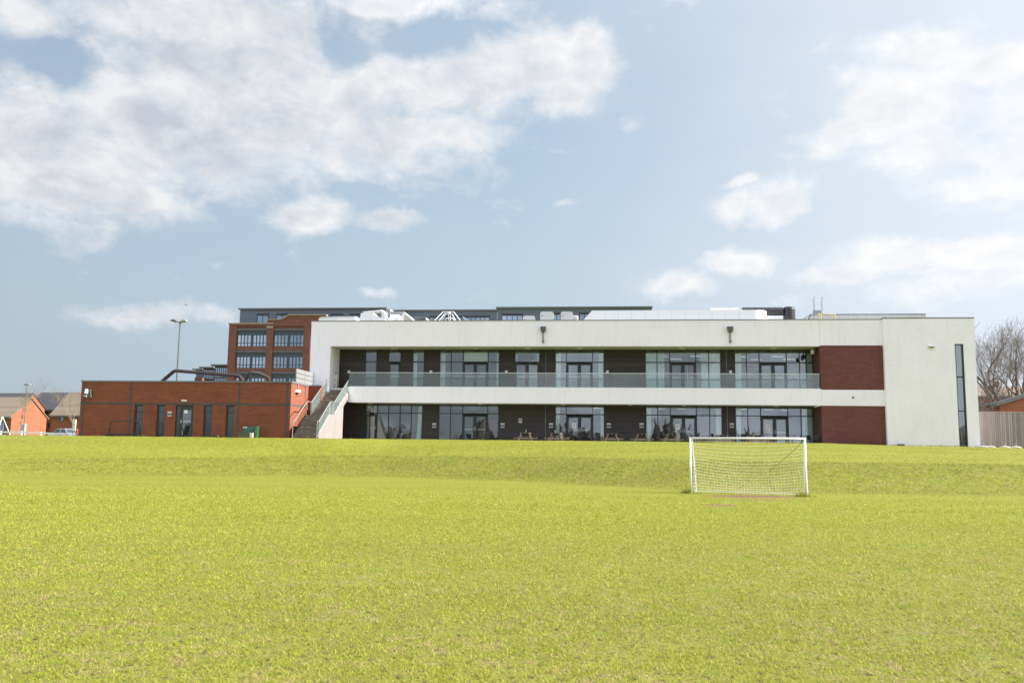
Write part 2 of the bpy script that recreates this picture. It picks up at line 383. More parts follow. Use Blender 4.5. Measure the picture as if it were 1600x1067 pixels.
    col = t.mix(t.math('MULTIPLY', mask, .92), base, cc)
    t.l.new(col, bg.inputs[0])
CLOUD_DARK_L, CLOUD_DARK_R = (.212, .225, .250), (.325, .332, .346)
CLOUD_LIT_L, CLOUD_LIT_R = (.335, .335, .340), (.395, .392, .388)
VEIL_L, VEIL_M, VEIL_R, VEIL_O = (.168, .203, .232), (.195, .242, .280), (.300, .325, .362), (.300, .345, .425)
build_sky()
world.cycles.sampling_method = 'MANUAL'; world.cycles.sample_map_resolution = 1024
# ------------------------------------------------------------------ ground
def interp(x, xs, ys): return float(np.interp(x, xs, ys))
def sm(t): t = max(0.0, min(1.0, t)); return t * t * (3 - 2 * t)
PXS = [-400, 0, 150, 300, 450, 600, 800, 950, 1079, 1250, 1600, 2200]
TOE = [41, 43, 45, 48, 50, 50, 46, 41, 37.6, 36.4, 36.4, 36.4]
TOP = [49, 50, 52, 54, 56, 56.5, 53, 49, 45.5, 43.4, 43, 43]
ZTP = [.6, .66, .74, .82, .95, 1.09, 1.14, 1.17, 1.17, 1.16, 1.14, 1.14]
def height(X, Y):
    if Y < 20: return 0.0
    px = 800 + 1380 * X / Y
    P = Vector((X, Y, 0)) - FO; u, d = P.dot(FU), P.dot(FN)
    ty, py, zt = interp(px, PXS, TOE), interp(px, PXS, TOP), interp(px, PXS, ZTP)
    zc = interp(u, [-60, -39, -22, -16, -12, 10, 17, 19, 22, 28, 36], [2.0, 2.17, 2.18, 2.19, 2.255, 2.27, 2.285, 2.29, 2.23, 2.17, 2.10])
    dc = interp(u, [-16, -12, 17.6, 19], [-7.4, -3.2, -3.2, -.2])
    # depth where the crest is met along this line of sight
    yc = Y + (dc - d)
    yc = max(yc, py + 3)
    if Y <= ty: return 0.0
    if Y <= py:
        return zt * sm((Y - ty) / (py - ty)) ** .85
    if d < dc: return zt + (zc - zt) * (1 - (1 - (Y - py) / (yc - py)) ** 1.25)
    if u > 19 or u < -21.9: return zc if d < 14 else zc + (2.0 - zc) * sm((d - 14) / 10)
    w = sm((d - dc) / .8)
    if u < -16: return zc if d < -1 else zc + (2.02 - zc) * sm((d + 1) / .8)
    return zc + (2.0 - zc) * w
def hz(X, Y):
    z = height(X, Y)
    if 34 < Y < 72: z += sm((Y - 34) / 6) * (.022 * mnoise.noise(Vector((X * .45, Y * .45, 3))) + .010 * mnoise.noise(Vector((X * 1.7, Y * 1.7, 9))))
    return z
def axis(segs):
    out = []
    for a, b, st in segs:
        n = max(1, int(round((b - a) / st))); out += [a + (b - a) * i / n for i in range(n)]
    return out + [segs[-1][1]]
gx = axis([(-900, -120, 60), (-120, -50, 5), (-50, 50, .5), (50, 120, 5), (120, 900, 60)])
gy = axis([(-400, -40, 30), (-40, 0, 5), (0, 34, 1.0), (34, 76, .28), (76, 120, 4), (120, 1800, 80)])
gv = [(x, y, hz(x, y)) for y in gy for x in gx]
nx = len(gx)
gf = [(j * nx + i, j * nx + i + 1, (j + 1) * nx + i + 1, (j + 1) * nx + i) for j in range(len(gy) - 1) for i in range(nx - 1)]
gm = bpy.data.meshes.new('lawn'); gm.from_pydata(gv, [], gf)
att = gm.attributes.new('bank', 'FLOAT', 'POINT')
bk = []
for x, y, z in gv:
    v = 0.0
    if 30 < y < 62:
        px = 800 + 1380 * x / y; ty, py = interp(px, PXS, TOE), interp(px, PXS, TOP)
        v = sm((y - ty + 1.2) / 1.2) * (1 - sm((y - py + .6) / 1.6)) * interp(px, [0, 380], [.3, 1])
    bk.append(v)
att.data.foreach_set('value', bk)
gm.polygons.foreach_set('use_smooth', [True] * len(gm.polygons))
lawn = bpy.data.objects.new('lawn', gm); C.objects.link(lawn); tag(lawn, kind='structure')

WORN = []
for (x_, y_, rx_, ry_) in ((1174, 775.5, 1.85, 1.0), (1127, 789.3, .62, .50), (1190, 781, 1.2, .55)):
    r_ = ray(x_, y_); g_ = r_ * (-EYE / r_.z); WORN.append((g_.x, g_.y, rx_, ry_))
def grass_colour(t, P):
    """turf colour by place: lime, deeper green, straw and worn earthy patches"""
    n1 = t.noise(P, .22, 5, .6); n2 = t.noise(P, 1.3, 4, .6); n3 = t.noise(P, 7.0, 3, .6); n4 = t.noise(P, 34.0, 2, .6)
    c = t.mix(t.ramp(n1, .36, .64), GR_A, GR_B)
    c = t.mix(t.ramp(n2, .42, .68, 0, .55), c, GR_C)
    c = t.mix(t.ramp(n3, .45, .70, 0, .55), c, GR_D)
    n5 = t.noise(P, 13.0, 4, .7)
    c = t.mix(t.ramp(n5, .56, .68, 0, .6), c, (.085, .095, .018))
    pr = t.ramp(t.new('ShaderNodeSeparateXYZ', inp={0: P}).outputs[1], 22.0, 7.0)
    zone = t.ramp(t.noise(P, .9, 4, .65), .40, .60)
    ea = t.math('MULTIPLY', t.math('MULTIPLY', t.ramp(t.noise(P, 4.2, 5, .7), .48, .62), zone), t.math('MULTIPLY', pr, .62))
    c = t.mix(ea, c, (.235, .165, .092))
    sk_ = t.math('MULTIPLY', t.ramp(t.noise(P, 15.0, 3, .6), .59, .65), t.math('MULTIPLY_ADD', pr, .80, .28))
    c = t.mix(sk_, c, (.040, .034, .018))
    v = t.ramp(n4, .30, .70, .78, 1.22)
    c = t.mix(1.0, c, t.new('ShaderNodeCombineColor', inp={0: v, 1: v, 2: v}).outputs[0], 'MULTIPLY')
    return c, n2, n3, n4
GR_A, GR_B, GR_C, GR_D = (.143, .158, .0125), (.160, .163, .016), (.116, .144, .010), (.184, .170, .034)
def lawn_material():
    m, t, b = newmat('turf')
    P = t.new('ShaderNodeTexCoord').outputs['Object']
    c, n2, n3, n4 = grass_colour(t, P)
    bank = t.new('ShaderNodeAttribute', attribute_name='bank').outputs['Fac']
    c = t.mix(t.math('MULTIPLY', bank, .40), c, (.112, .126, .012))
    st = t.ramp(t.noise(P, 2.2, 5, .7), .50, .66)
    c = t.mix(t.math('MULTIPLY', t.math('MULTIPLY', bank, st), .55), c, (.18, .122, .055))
    sp = t.new('ShaderNodeSeparateXYZ', inp={0: P})
    # thin, earthy turf in the foreground
    near = t.ramp(sp.outputs[1], 20.0, 6.0)
    sk = t.ramp(t.noise(P, 5.0, 6, .72), .53, .64)
    sk2 = t.ramp(t.noise(P, 1.1, 4, .6), .44, .62)
    c = t.mix(t.math('MULTIPLY', t.math('MULTIPLY', sk, sk2), t.math('MULTIPLY_ADD', near, .65, .15)), c, (.150, .105, .062))
    thatch = t.ramp(sp.outputs[1], 26.0, 9.0, 0, .30); c = t.mix(thatch, c, (.105, .098, .030))
    fg = t.ramp(t.noise(P, 95.0, 2, .7), .32, .68, .70, 1.30); c = t.mix(1.0, c, t.new('ShaderNodeCombineColor', inp={0: fg, 1: fg, 2: fg}).outputs[0], 'MULTIPLY')
    far = t.ramp(sp.outputs[1], 30.0, 42.0); spk = t.ramp(t.noise(t.new('ShaderNodeMapping', inp={'Vector': P, 'Scale': (1, .45, 1)}).outputs[0], 6.5, 4, .75), .34, .66, .74, 1.26)
    spk = t.math('MULTIPLY_ADD', t.math('SUBTRACT', spk, 1.0), far, 1.0); c = t.mix(1.0, c, t.new('ShaderNodeCombineColor', inp={0: spk, 1: spk, 2: spk}).outputs[0], 'MULTIPLY')
    # mowing bands across the pitch
    wob = t.math('MULTIPLY_ADD', n2, 1.2, sp.outputs[1])
    band = t.math('SINE', t.math('MULTIPLY', wob, 1.15)); bandk = t.math('MULTIPLY_ADD', band, .035, 1.0)
    c = t.mix(1.0, c, t.new('ShaderNodeCombineColor', inp={0: bandk, 1: bandk, 2: bandk}).outputs[0], 'MULTIPLY')
    # worn goal mouth and a bare spot in front of it
    wob2 = t.new('ShaderNodeTexNoise', inp={'Vector': P, 'Scale': 2.6, 'Detail': 5, 'Roughness': .65}).outputs[1]
    pv = t.new('ShaderNodeVectorMath', operation='MULTIPLY_ADD', inp={0: wob2, 1: (1.3, 1.3, 0), 2: P}).outputs[0]
    for (wx, wy, rx, ry), k in zip(WORN, (1.0, .95, .6)):
        cx, cy = wx + .65, wy + .65
        mp = t.new('ShaderNodeMapping', inp={'Vector': pv, 'Location': (-cx / rx, -cy / ry, 0), 'Scale': (1 / rx, 1 / ry, 0)}).outputs[0]
        q = t.new('ShaderNodeVectorMath', operation='LENGTH', inp={0: mp}).outputs['Value']
        c = t.mix(t.math('MULTIPLY', t.ramp(q, 1.15, .65), k), c, (.150, .082, .052))
    t.l.new(c, b.inputs['Base Color']); b.inputs['Roughness'].default_value = .9; b.inputs['Specular IOR Level'].default_value = .15
    hgt = t.math('ADD', t.math('MULTIPLY', n3, .8), t.math('MULTIPLY', n4, .5))
    hgt = t.math('ADD', hgt, t.math('MULTIPLY', t.noise(P, 3.0, 4, .7), t.math('MULTIPLY_ADD', bank, 2.6, .5)))
    bp = t.new('ShaderNodeBump', inp={'Strength': .75, 'Distance': .055, 'Height': hgt}); t.l.new(bp.outputs[0], b.inputs['Normal'])
    return m
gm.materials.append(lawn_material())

# short grass blades over the part of the pitch near enough to show them
def vn(x, y, f, seed):
    """value noise in -1..1"""
    x, y = x * f, y * f; xi, yi = np.floor(x).astype(np.int64), np.floor(y).astype(np.int64); u, v = x - xi, y - yi; u = u * u * (3 - 2 * u); v = v * v * (3 - 2 * v)
    def h(a, b):
        n = (a * 374761393 + b * 668265263 + seed * 974711) & 0x7fffffff; n = ((n ^ (n >> 13)) * 1274126177) & 0x7fffffff; return ((n ^ (n >> 16)) & 0xffff) / 32767.5 - 1
    return (h(xi, yi) * (1 - u) + h(xi + 1, yi) * u) * (1 - v) + (h(xi, yi + 1) * (1 - u) + h(xi + 1, yi + 1) * u) * v
ym_ = lambda v: v
def blade_field():
    g = np.random.default_rng(3)
    zones = []
    y0 = 5.2
    while y0 < 40:
        y1 = y0 * 1.10; ym = (y0 + y1) / 2; zones.append((y0, y1, 4200 * (6 / ym) ** 2.1 * (1 - sm((ym - 20) / 21)), .0042 * ym / 6, .020 + .0005 * ym)); y0 = y1
    Vs = []; k = 0
    for y0, y1, rho, w, h in zones:
        wid = 1.24 * y1 + 6.0; per = 4; n = int(rho * 1.45 * wid * (y1 - y0) / per)
        x = (g.random(n) - .5) * wid; y = y0 + (y1 - y0) * g.random(n)
        keep = np.abs(x) < .62 * y + 3.0; x, y = x[keep], y[keep]
        pat = vn(x, y, 2.6, 1) + .7 * vn(x, y, 9.0, 2) + .5 * vn(x, y, 24.0, 3)          # clumps and bare spots
        bare = vn(x, y, 1.1, 4) * .8 + vn(x, y, 5.0, 5) * .9
        fade = np.clip((22 - y) / 14, 0, 1)
        keep = g.random(len(x)) < np.clip(.98 + .22 * pat - 1.2 * np.clip(bare - .40, 0, 1) * fade, .25, 1); x, y, pat = x[keep], y[keep], pat[keep]
        x = np.repeat(x, per); y = np.repeat(y, per); pat = np.repeat(pat, per)
        x = x + g.normal(size=len(x)) * (.008 + .0012 * ym_(y0)); y = y + g.normal(size=len(y)) * (.006 + .0012 * ym_(y0))
        gk = np.ones(len(x), bool)
        for ex, ey, erx, ery in WORN: gk &= ((x - ex) / erx) ** 2 + ((y - ey) / ery) ** 2 > .7 + .6 * g.random(len(x))
        x, y, pat = x[gk], y[gk], pat[gk]
        n = len(x); hh = h * .85 * (.5 + g.random(n)) * (1 + .25 * pat); a = g.random(n) * 2 * np.pi; ww = w * (.6 + .8 * g.random(n))
        la = g.random(n) * 2 * np.pi; ln = hh * (.5 + 1.6 * g.random(n))
        z = np.array([height(a_, b_) for a_, b_ in zip(x, y)]) - .003 if y0 > 33 else np.full(len(x), -.002)
        b = np.stack([x, y, z], 1); s = np.stack([np.cos(a) * ww / 2, np.sin(a) * ww / 2, np.zeros(n)], 1)
        tip = b + np.stack([np.cos(la) * ln, np.sin(la) * ln, hh + .004], 1)
        Vs.append(np.stack([b - s, b + s, tip], 1).reshape(-1, 3))
    V = np.concatenate(Vs).astype(np.float32); nt = len(V) // 3
    me = bpy.data.meshes.new('grass'); me.vertices.add(len(V)); me.vertices.foreach_set('co', V.ravel())
    me.loops.add(nt * 3); me.loops.foreach_set('vertex_index', np.arange(nt * 3, dtype=np.int32))
    me.polygons.add(nt); me.polygons.foreach_set('loop_start', np.arange(0, nt * 3, 3, dtype=np.int32)); me.update(calc_edges=True)
    m, t, b = newmat('grass_blades')
    P = t.new('ShaderNodeTexCoord').outputs['Object']
    c, *_ = grass_colour(t, P)
    v = t.math('MULTIPLY', t.ramp(t.noise(P, 160.0, 2, .6), .3, .7, 1.60, 2.50), t.ramp(t.noise(P, 22.0, 3, .65), .32, .68, .86, 1.20))
    c = t.mix(1.0, c, t.new('ShaderNodeCombineColor', inp={0: v, 1: v, 2: v}).outputs[0], 'MULTIPLY')
    c = t.mix(t.ramp(t.noise(P, 90.0, 1), .60, .68, 0, .4), c, (.235, .20, .070))
    c = t.mix(t.ramp(t.noise(P, 5.5, 4, .65), .54, .70, 0, .40), c, (.200, .145, .060))
    t.l.new(c, b.inputs['Base Color']); b.inputs['Roughness'].default_value = .55; b.inputs['Specular IOR Level'].default_value = .3
    trn = t.new('ShaderNodeBsdfTranslucent'); t.l.new(c, trn.inputs[0])
    mx = t.new('ShaderNodeMixShader', inp={0: .35, 1: b.outputs[0], 2: trn.outputs[0]}).outputs[0]
    t.l.new(mx, t.n['Material Output'].inputs[0])
    me.materials.append(m)
    o = bpy.data.objects.new('grass', me); C.objects.link(o)
    tag(o, 'short mown yellow green grass blades on the pitch', 'grass', kind='stuff')
blade_field()
def tufts():
    """rougher tufts on the bank and round the goal feet"""
    g = np.random.default_rng(9); V = []
    def tuft(cx, cy, n, h, spread, w):
        for _ in range(n):
            x = cx + g.normal() * spread; y = cy + g.normal() * spread; z = hz(x, y) - .01
            a = g.random() * 6.283; la = g.random() * 6.283; ww = w * (.6 + .8 * g.random()); hh = h * (.5 + .8 * g.random()); ln = hh * (.2 + .7 * g.random())
            V.extend([(x - math.cos(a) * ww / 2, y - math.sin(a) * ww / 2, z), (x + math.cos(a) * ww / 2, y + math.sin(a) * ww / 2, z), (x + math.cos(la) * ln, y + math.sin(la) * ln, z + hh)])
    for _ in range(2600):
        px = g.random() * 1700 - 50; px = px if g.random() < interp(px, [0, 380], [.3, 1]) else 400 + g.random() * 1200; ty, py = interp(px, PXS, TOE), interp(px, PXS, TOP); Y = ty + (py - ty) * (g.random() ** .8) * 1.02
        tuft((px - 800) / 1380 * Y, Y, 14, .085, .16, .022)
    for X, Y in GOAL_FEET: tuft(X - .12, Y + .02, 380, .19, .11, .014); tuft(X + .22, Y - .05, 70, .09, .12, .012)
    for _ in range(150):                                   # unmown fringe along the walls the grass runs up to
        u_ = 18.5 + g.random() * 10.2; q = FO + FU * u_ + FN * (-.12 - .35 * (u_ > 22.2)); tuft(q.x, q.y, int(4 + 14 * g.random() ** 2), .07 + .08 * g.random(), .07, .014)
    for _ in range(900):
        px = g.random() * 1700 - 50; Y = interp(px, PXS, TOP) + 1 + g.random() * 15; tuft((px - 800) / 1380 * Y, Y, 8, .05, .14, .020)
    p = at(1522, 703, 57); tuft(p.x, p.y, 300, .12, .45, .02)
    me = bpy.data.meshes.new('rough_grass'); me.from_pydata(V, [], [(i, i + 1, i + 2) for i in range(0, len(V), 3)])
    m = bpy.data.materials['grass_blades'].copy(); m.name = 'rough_grass'
    n = m.node_tree.nodes; l = m.node_tree.links; b = n['Principled BSDF']; src = b.inputs['Base Color'].links[0].from_socket
    mx = NT(m.node_tree).mix(.45, src, (.055, .082, .012)); l.new(mx, b.inputs['Base Color'])
    me.materials.append(m); o = bpy.data.objects.new('rough_grass', me); C.objects.link(o)
    tag(o, 'rougher darker grass tufts on the bank and round the goal feet', 'grass', kind='stuff')
GOAL_FEET = []
gl = at(1079.5, 769, 34.6); gr = at(1260, 776.5, 33.0)
GOAL_FEET = [(gl.x, gl.y), (gr.x, gr.y)]
tufts()
def daisies():
    g = np.random.default_rng(5); V = []; F = []
    def add(x, y, r):
        z = hz(x, y) + .05; n = len(V); 
        for k in range(5): V.append((x + r * math.cos(k * 1.2566), y + r * math.sin(k * 1.2566), z + .6 * r * math.cos(k * 1.2566 + 2)))
        F.append((n, n + 1, n + 2, n + 3, n + 4))
    for _ in range(2300):
        px = g.random() * 1700 - 50; py = interp(px, PXS, TOP); Y = py - 6 + g.random() * 19
        add((px - 800) / 1380 * Y, Y, .012 + .020 * g.random())
    for cx, cy, sx, sy, n in ((95, 722, 45, 2.5, 260), (130, 733, 60, 3, 120), (230, 728, 60, 4, 120), (400, 735, 60, 2, 30), (760, 708, 200, 3, 160), (1480, 722, 40, 1.5, 50), (1260, 716, 80, 3, 60)):
        for _ in range(n):
            x, y = cx + g.normal() * sx, cy + g.normal() * sy; lo = 38.0
            r = ray(x, y).normalized(); Y = 38.0
            while Y < 66:
                p = at(x, y, Y)
                if p.z <= hz(p.x, p.y): break
                Y += .25
            add(p.x + g.normal() * .2, p.y, .020 + .026 * g.random())
    me = bpy.data.meshes.new('daisies'); me.from_pydata(V, [], F); me.materials.append(flat('daisy_petals', (.78, .77, .66), .8, var=.1))
    o = bpy.data.objects.new('daisies', me); C.objects.link(o); tag(o, 'tiny white daisies scattered over the upper lawn', 'flowers', kind='stuff')
daisies()

# paving in front of the building (lies behind the lawn's crest)
pv = MB(); pv.box(-21.7, 17.6, -2.1, 2.5, 1.9, 2.05); tag(pv.build('pavement', M['paving'], frame=BF), kind='structure')
# ------------------------------------------------------------------ the sports centre
GF, FF, CR = 2.06, 6.16, 2.0            # floor levels and the lowest point of the walls
UL, UR, UB, UE = -20.6, 17.78, 22.2, 28.47
D = 2.4
hall = thing('sports_centre', 'long white rendered two storey sports centre with glazed balcony front', 'building', (4, 0, CR), BF)
w = MB(); w.box(UL, UR, 0, .3, 9.36, 11.30); w.box(UL, -19.0, 0, D, 5.04, 9.36); w.box(UL, UL + .3, .3, 20, 5.04, 11.30)
w.box(UR + .012, UB, 0, .3, 9.42, 11.30); w.box(UR + .012, UB, 0, .3, 5.03, 6.18)
w.build('wall', M['render'], hall)
w = MB(); w.box(-17.5, UR, -.02, .28, 5.04, 6.24); w.build('balcony_front', M['render'], hall)
w = MB(); w.box(-17.5, UR, .28, 11, 5.06, FF - .01); w.box(-19.0, -17.5, .5, 11, 5.4, FF - .01); w.box(UL + .3, UR, .3, 19.9, 9.38, 9.75)
w.build('floor_slab', M['soffit'], hall)
w = MB(); w.box(UL - .03, UR, -.03, .36, 11.30, 11.36); w.box(UR, UB - .03, -.03, .36, 11.30, 11.355); w.box(UB - .03, UE + .03, -.33, .06, 11.34, 11.41)
w.box(UL - .03, UL + .33, .36, 20, 11.30, 11.36); w.box(UE - .3, UE + .03, .06, 14, 11.34, 11.41)
w.build('coping', M['coping'], hall)
w = MB(); w.box(UL + .3, UE - .4, .36, 20, 10.75, 10.9); w.build('roof', M['mgrey'], hall)
for z0, z1 in ((6.18, 9.42), (CR - .6, 5.03)):
    w = MB(); w.box(UR, UB, .02, .3, z0, z1); w.box(UR, UR + .25, .3, D + .3, z0, z1); w.build('brick_panel', M['redtile'], hall)
# end block with the tall slot window
SL0, SL1, SZ = 27.07, 27.66, 9.49
w = MB(); w.box(UB, SL0, -.3, .1, CR - .6, 11.34); w.box(SL1, UE, -.3, .1, CR - .6, 11.34); w.box(SL0, SL1, -.3, .1, SZ, 11.34)
w.box(UE - .3, UE, .1, 14, CR - .6, 11.34); w.box(UB, UB + .3, .1, 3, CR - .6, 11.34); w.build('end_block', M['render'], hall)
wf = MB()
for u0, u1 in ((SL0, SL0 + .07), (SL1 - .07, SL1)): wf.box(u0, u1, -.30 + .04, 0, 2.15, SZ - .002)
for z in (2.2, 4.67, 7.09, SZ - .07): wf.box(SL0 + .07, SL1 - .07, -.25, 0, z, z + .07)
wn = wf.build('slot_window', M['frame'], hall)
p = MB(); p.box(SL0 + .07, SL1 - .07, -.16, -.15, 2.2, SZ - .05); p.build('pane', M['glass'], wn)
w = MB(); w.box(SL0 - .5, SL1 + .4, 1.4, 1.5, 2.0, 10); w.build('stair_wall', M['white'], hall)
# boarded walls of the recess
def wallz(z0, z1, spans, name='boarded_wall'):
    for a, b in spans:
        m = MB(); m.box(a, b, D, D + .2, z0, z1); m.build(name, M['clad'], hall)
def U(xs, y): return [ux(x, y, D) for x in xs]
u = U([526, 570.8, 588.4, 607, 625.9, 644.8, 662.6, 687.2, 780, 804.4, 842.9, 867.8, 943.5, 1008.5, 1126, 1148], 575)
wallz(FF, 9.38, [(-19.0, u[1]), (u[2], u[3]), (u[4], u[5]), (u[6], u[7]), (u[8], u[9]), (u[10], u[11]), (u[12], u[13]), (u[14], u[15])])
g = U([534, 570.3, 659.9, 685.8, 779, 867.8, 944, 1009.5, 1128, 1149.4], 662)
wallz(CR, 5.06, [(-21.9, g[1]), (g[2], g[3]), (g[4], g[5]), (g[6], g[7]), (g[8], g[9])])
# interiors
w = MB(); w.box(-19, UR, 10, 10.2, GF, 9.38); w.box(-19.2, -19, D + .2, 10, GF, 9.38); w.box(UR - .1, UR + .1, D + .3, 10, GF, 9.38)
for uu in ((u[6] + u[7]) / 2, (u[12] + u[13]) / 2 + .4, (g[4] + g[5]) / 2): w.box(uu, uu + .15, D + .2, 10, GF, 9.38)
w.build('room_walls', M['interior'], hall)
w = MB(); w.box(-19, UR, D + .2, 10, FF + .002, FF + .02); w.box(-19, UR, D - .1, 10, GF - .3, GF); w.build('room_floor', M['floor_in'], hall)
w = MB(); w.box(-19, UR, D + .2, 10, 9.10, 9.14); w.box(-19, UR, D + .2, 10, 4.98, 5.02); w.build('ceiling', M['ceil_in'], hall)

def bay(z0, z1, mull, tr, rail=None, door=None, dz=2.12, head=None, leaves=2, frz=.06, paper=()):
    """one glazed opening: frame with mullions, panes, an optional door with its leaves"""
    f = MB(); a, b = mull[0], mull[-1]; y0, y1 = D - .04, D + .08
    for i, m in enumerate(mull):
        z = z0
        if door and door[0] < m < door[1]: continue
        f.box(max(m - frz / 2, a), min(m + frz / 2, b), y0, y1, z, z1 - frz)
    f.box(a, b, y0 - .003, y1 + .003, z1 - frz, z1)
    if head: f.box(a, b, y0 - .002, y1 + .002, head, head + .05)
    f.box(a, b, y0 - .005, y1, tr - .03, tr + .04)
    for i in range(len(mull) - 1):
        m0, m1 = mull[i], mull[i + 1]
        if door and m0 >= door[0] - .01 and m1 <= door[1] + .01: continue
        if rail: f.box(m0 + frz / 2, m1 - frz / 2, y0 + .01, y1 - .01, rail - .02, rail + .02)
        f.box(m0 + frz / 2, m1 - frz / 2, y0 + .01, y1 - .01, z0, z0 + .08)
    win = f.build('window', M['frame'], hall)
    p = MB(); 
    segs = []
    if door:
        if door[0] > a + .05: segs.append((a, door[0], z0))
        segs.append((door[0], door[1], tr))
        if door[1] < b - .05: segs.append((door[1], b, z0))
    else: segs = [(a, b, z0)]
    for s0, s1, zz0 in segs: p.box(s0, s1, D + .018, D + .03, zz0, z1)
    p.build('pane', M['glass'], win)
    if door:
        n = leaves; w_ = (door[1] - door[0] - .08) / n
        for k in range(n):
            x0 = door[0] + .04 + k * w_; x1 = x0 + w_ - .01
            l = MB(); s = .13
            l.box(x0, x0 + s, D - .03, D + .05, z0 + .02, z0 + dz); l.box(x1 - s, x1, D - .03, D + .05, z0 + .02, z0 + dz)
            l.box(x0 + s, x1 - s, D - .028, D + .048, z0 + dz - .12, z0 + dz); l.box(x0 + s, x1 - s, D - .028, D + .048, z0 + .02, z0 + .24)
            dr = l.build('door', M['frame'], hall)
            q = MB(); q.box(x0 + s, x1 - s, D + .005, D + .015, z0 + .24, z0 + dz - .12); q.build('pane', M['glass'], dr)
            q = MB(); q.box(x0 + s * .9, x1 - s * .9, D + .04, D + .10, z0 + 1.02, z0 + 1.10); q.build('push_bar', M['offwhite'], dr)
            hx = x1 - .05 if k == 0 else x0 + .05
            q = MB(); q.tube([(hx, D - .07, z0 + .95), (hx, D - .07, z0 + 1.25)], .014, 6); q.tube([(hx, D - .07, z0 + .96), (hx, D - .03, z0 + .96)], .012, 5); q.tube([(hx, D - .07, z0 + 1.24), (hx, D - .03, z0 + 1.24)], .012, 5)
            q.build('handle', M['steel'], dr)
    return win
TR1, RL1, TR0 = 8.385, 7.06, 4.335
bay(FF, 9.38, [u[1], u[2]], TR1, RL1)
bay(FF, 9.38, [u[3], u[4]], TR1, None, (u[3], u[4]), leaves=1)
bay(FF, 9.38, [u[5], u[6]], TR1, RL1)
m = U([687.2, 705, 723.3, 762.5, 780], 575); bay(FF, 9.38, m, TR1, RL1, (m[2], m[3])); DD = m
bay(FF, 9.38, [u[9], u[10]], TR1, None, (u[9], u[10]))
m = U([867.8, 885, 925.6, 943.5], 575); bay(FF, 9.38, m, TR1, RL1, (m[1], m[2]))
m = U([1008.5, 1026.6, 1046.6, 1087.2, 1107.4, 1126], 575); bay(FF, 9.38, m, TR1, RL1, (m[2], m[3])); GG = m
m = U([1148, 1166.6, 1186.4, 1229, 1249.3, 1259.6, 1268.9], 575); m[-1] = UR; bay(FF, 9.38, m, TR1, RL1, (m[2], m[3])); HH = m
m = U([570.3, 588.8, 606.7, 624.8, 642.4, 659.9], 662); bay(GF, 5.06, m, TR0, None, (m[0], m[1]), 2.14, 4.90, leaves=1)
m = U([685.8, 703.7, 722.7, 761.9, 779], 662); bay(GF, 5.06, m, TR0, None, (m[2], m[3]), 2.14, 4.90)
m = U([867.8, 885, 926.4, 944], 662); bay(GF, 5.06, m, TR0, None, (m[1], m[2]), 2.14, 4.90); G3 = m
m = U([1009.5, 1028, 1047.6, 1088.5, 1108.9, 1128], 662); bay(GF, 5.06, m, TR0, None, (m[2], m[3]), 2.14, 4.90); G4 = m
m = U([1149.4, 1168.7, 1188.9, 1231.5, 1251.8, 1270.7], 662); m[-1] = UR; bay(GF, 5.06, m, TR0, None, (m[2], m[3]), 2.14, 4.90); G5 = m

# expansion joints and the two rainwater outlets on the parapet
j = MB()
for x in (852.8, 1135.3):
    a = ux(x, 575, D); j.box(a - .012, a + .012, D - .012, D, FF, 9.36)
    j.box(a - .012, a + .012, D - .012, D, GF, 5.04)
j.build('joint_strip', M['mgrey'], hall)
for x in (849, 1140.5):
    a = ux(x, 518, 0); q = MB(); t0, t1, b1 = zz(x, 511.5), zz(x, 518), zz(x, 536.5)
    q.prism([(a - .20, t0), (a - .20, t1 + .06), (a - .12, t1 - .06), (a + .12, t1 - .06), (a + .20, t1 + .06), (a + .20, t0)], 'y', -.26, -.02)
    q.box(a - .22, a + .22, -.28, -.02, t0 - .01, t0 + .03)
    hp = q.build('rainwater_hopper', M['dgrey'], hall)
    q = MB(); q.tube([(a, -.11, t1 - .06), (a, -.11, b1)], .055, 8); q.box(a - .08, a + .08, -.17, 0, b1 + .14, b1 + .18); q.build('downpipe', M['dgrey'], hp)

# balcony guard
gd = thing('glass_balustrade', 'long clear glass balustrade with steel top rail along the balcony edge', 'balustrade', (0, .06, 6.24), BF)
n = 21; a0, a1 = -17.45, 17.7; st = (a1 - a0) / n
for i in range(n):
    q = MB(); q.box(a0 + i * st + .008, a0 + (i + 1) * st - .008, .06, .078, 6.245, 7.31); q.build('glass_panel', M['rail_glass'], gd)
q = MB(); q.box(a0, a1, .045, .095, 7.31, 7.35); q.build('top_rail', M['steel'], gd)
q = MB(); q.box(a0, a1, .02, .12, 6.22, 6.27); q.build('base_rail', M['steel'], gd)

# curtains behind the glazing
def wavy(a, b, z0, z1, y=D + .22, a2=None, b2=None, drape=1.0):
    q = MB(); n = max(8, int((b - a) / .025)); rows = 7
    a2 = a if a2 is None else a2; b2 = b if b2 is None else b2
    for r in range(rows + 1):
        k = r / rows; zt = z0 + (z1 - z0) * k; kk = (1 - k) ** 1.5
        for i in range(n + 1):
            tt = i / n; uu = (a + (b - a) * tt) * (1 - kk) + (a2 + (b2 - a2) * tt) * kk
            q.v.append(Vector((uu, y + .035 * math.sin(tt * (b - a) * 42 + .5 * math.sin(tt * 9)) + .012 * math.sin(tt * 31 + r), zt)))
    for r in range(rows):
        for i in range(n): q.f.append((r * (n + 1) + i, r * (n + 1) + i + 1, (r + 1) * (n + 1) + i + 1, (r + 1) * (n + 1) + i))
    return q
cu = [(644.9, 651.5), (687.5, 695.8), (775.5, 779.5), (805, 808.8), (838.5, 842.5), (868.3, 876), (935.5, 943), (1009, 1026), (1027.2, 1038), (1096, 1107), (1108, 1125.5), (1148.5, 1158.5), (1260.5, 1269.5)]
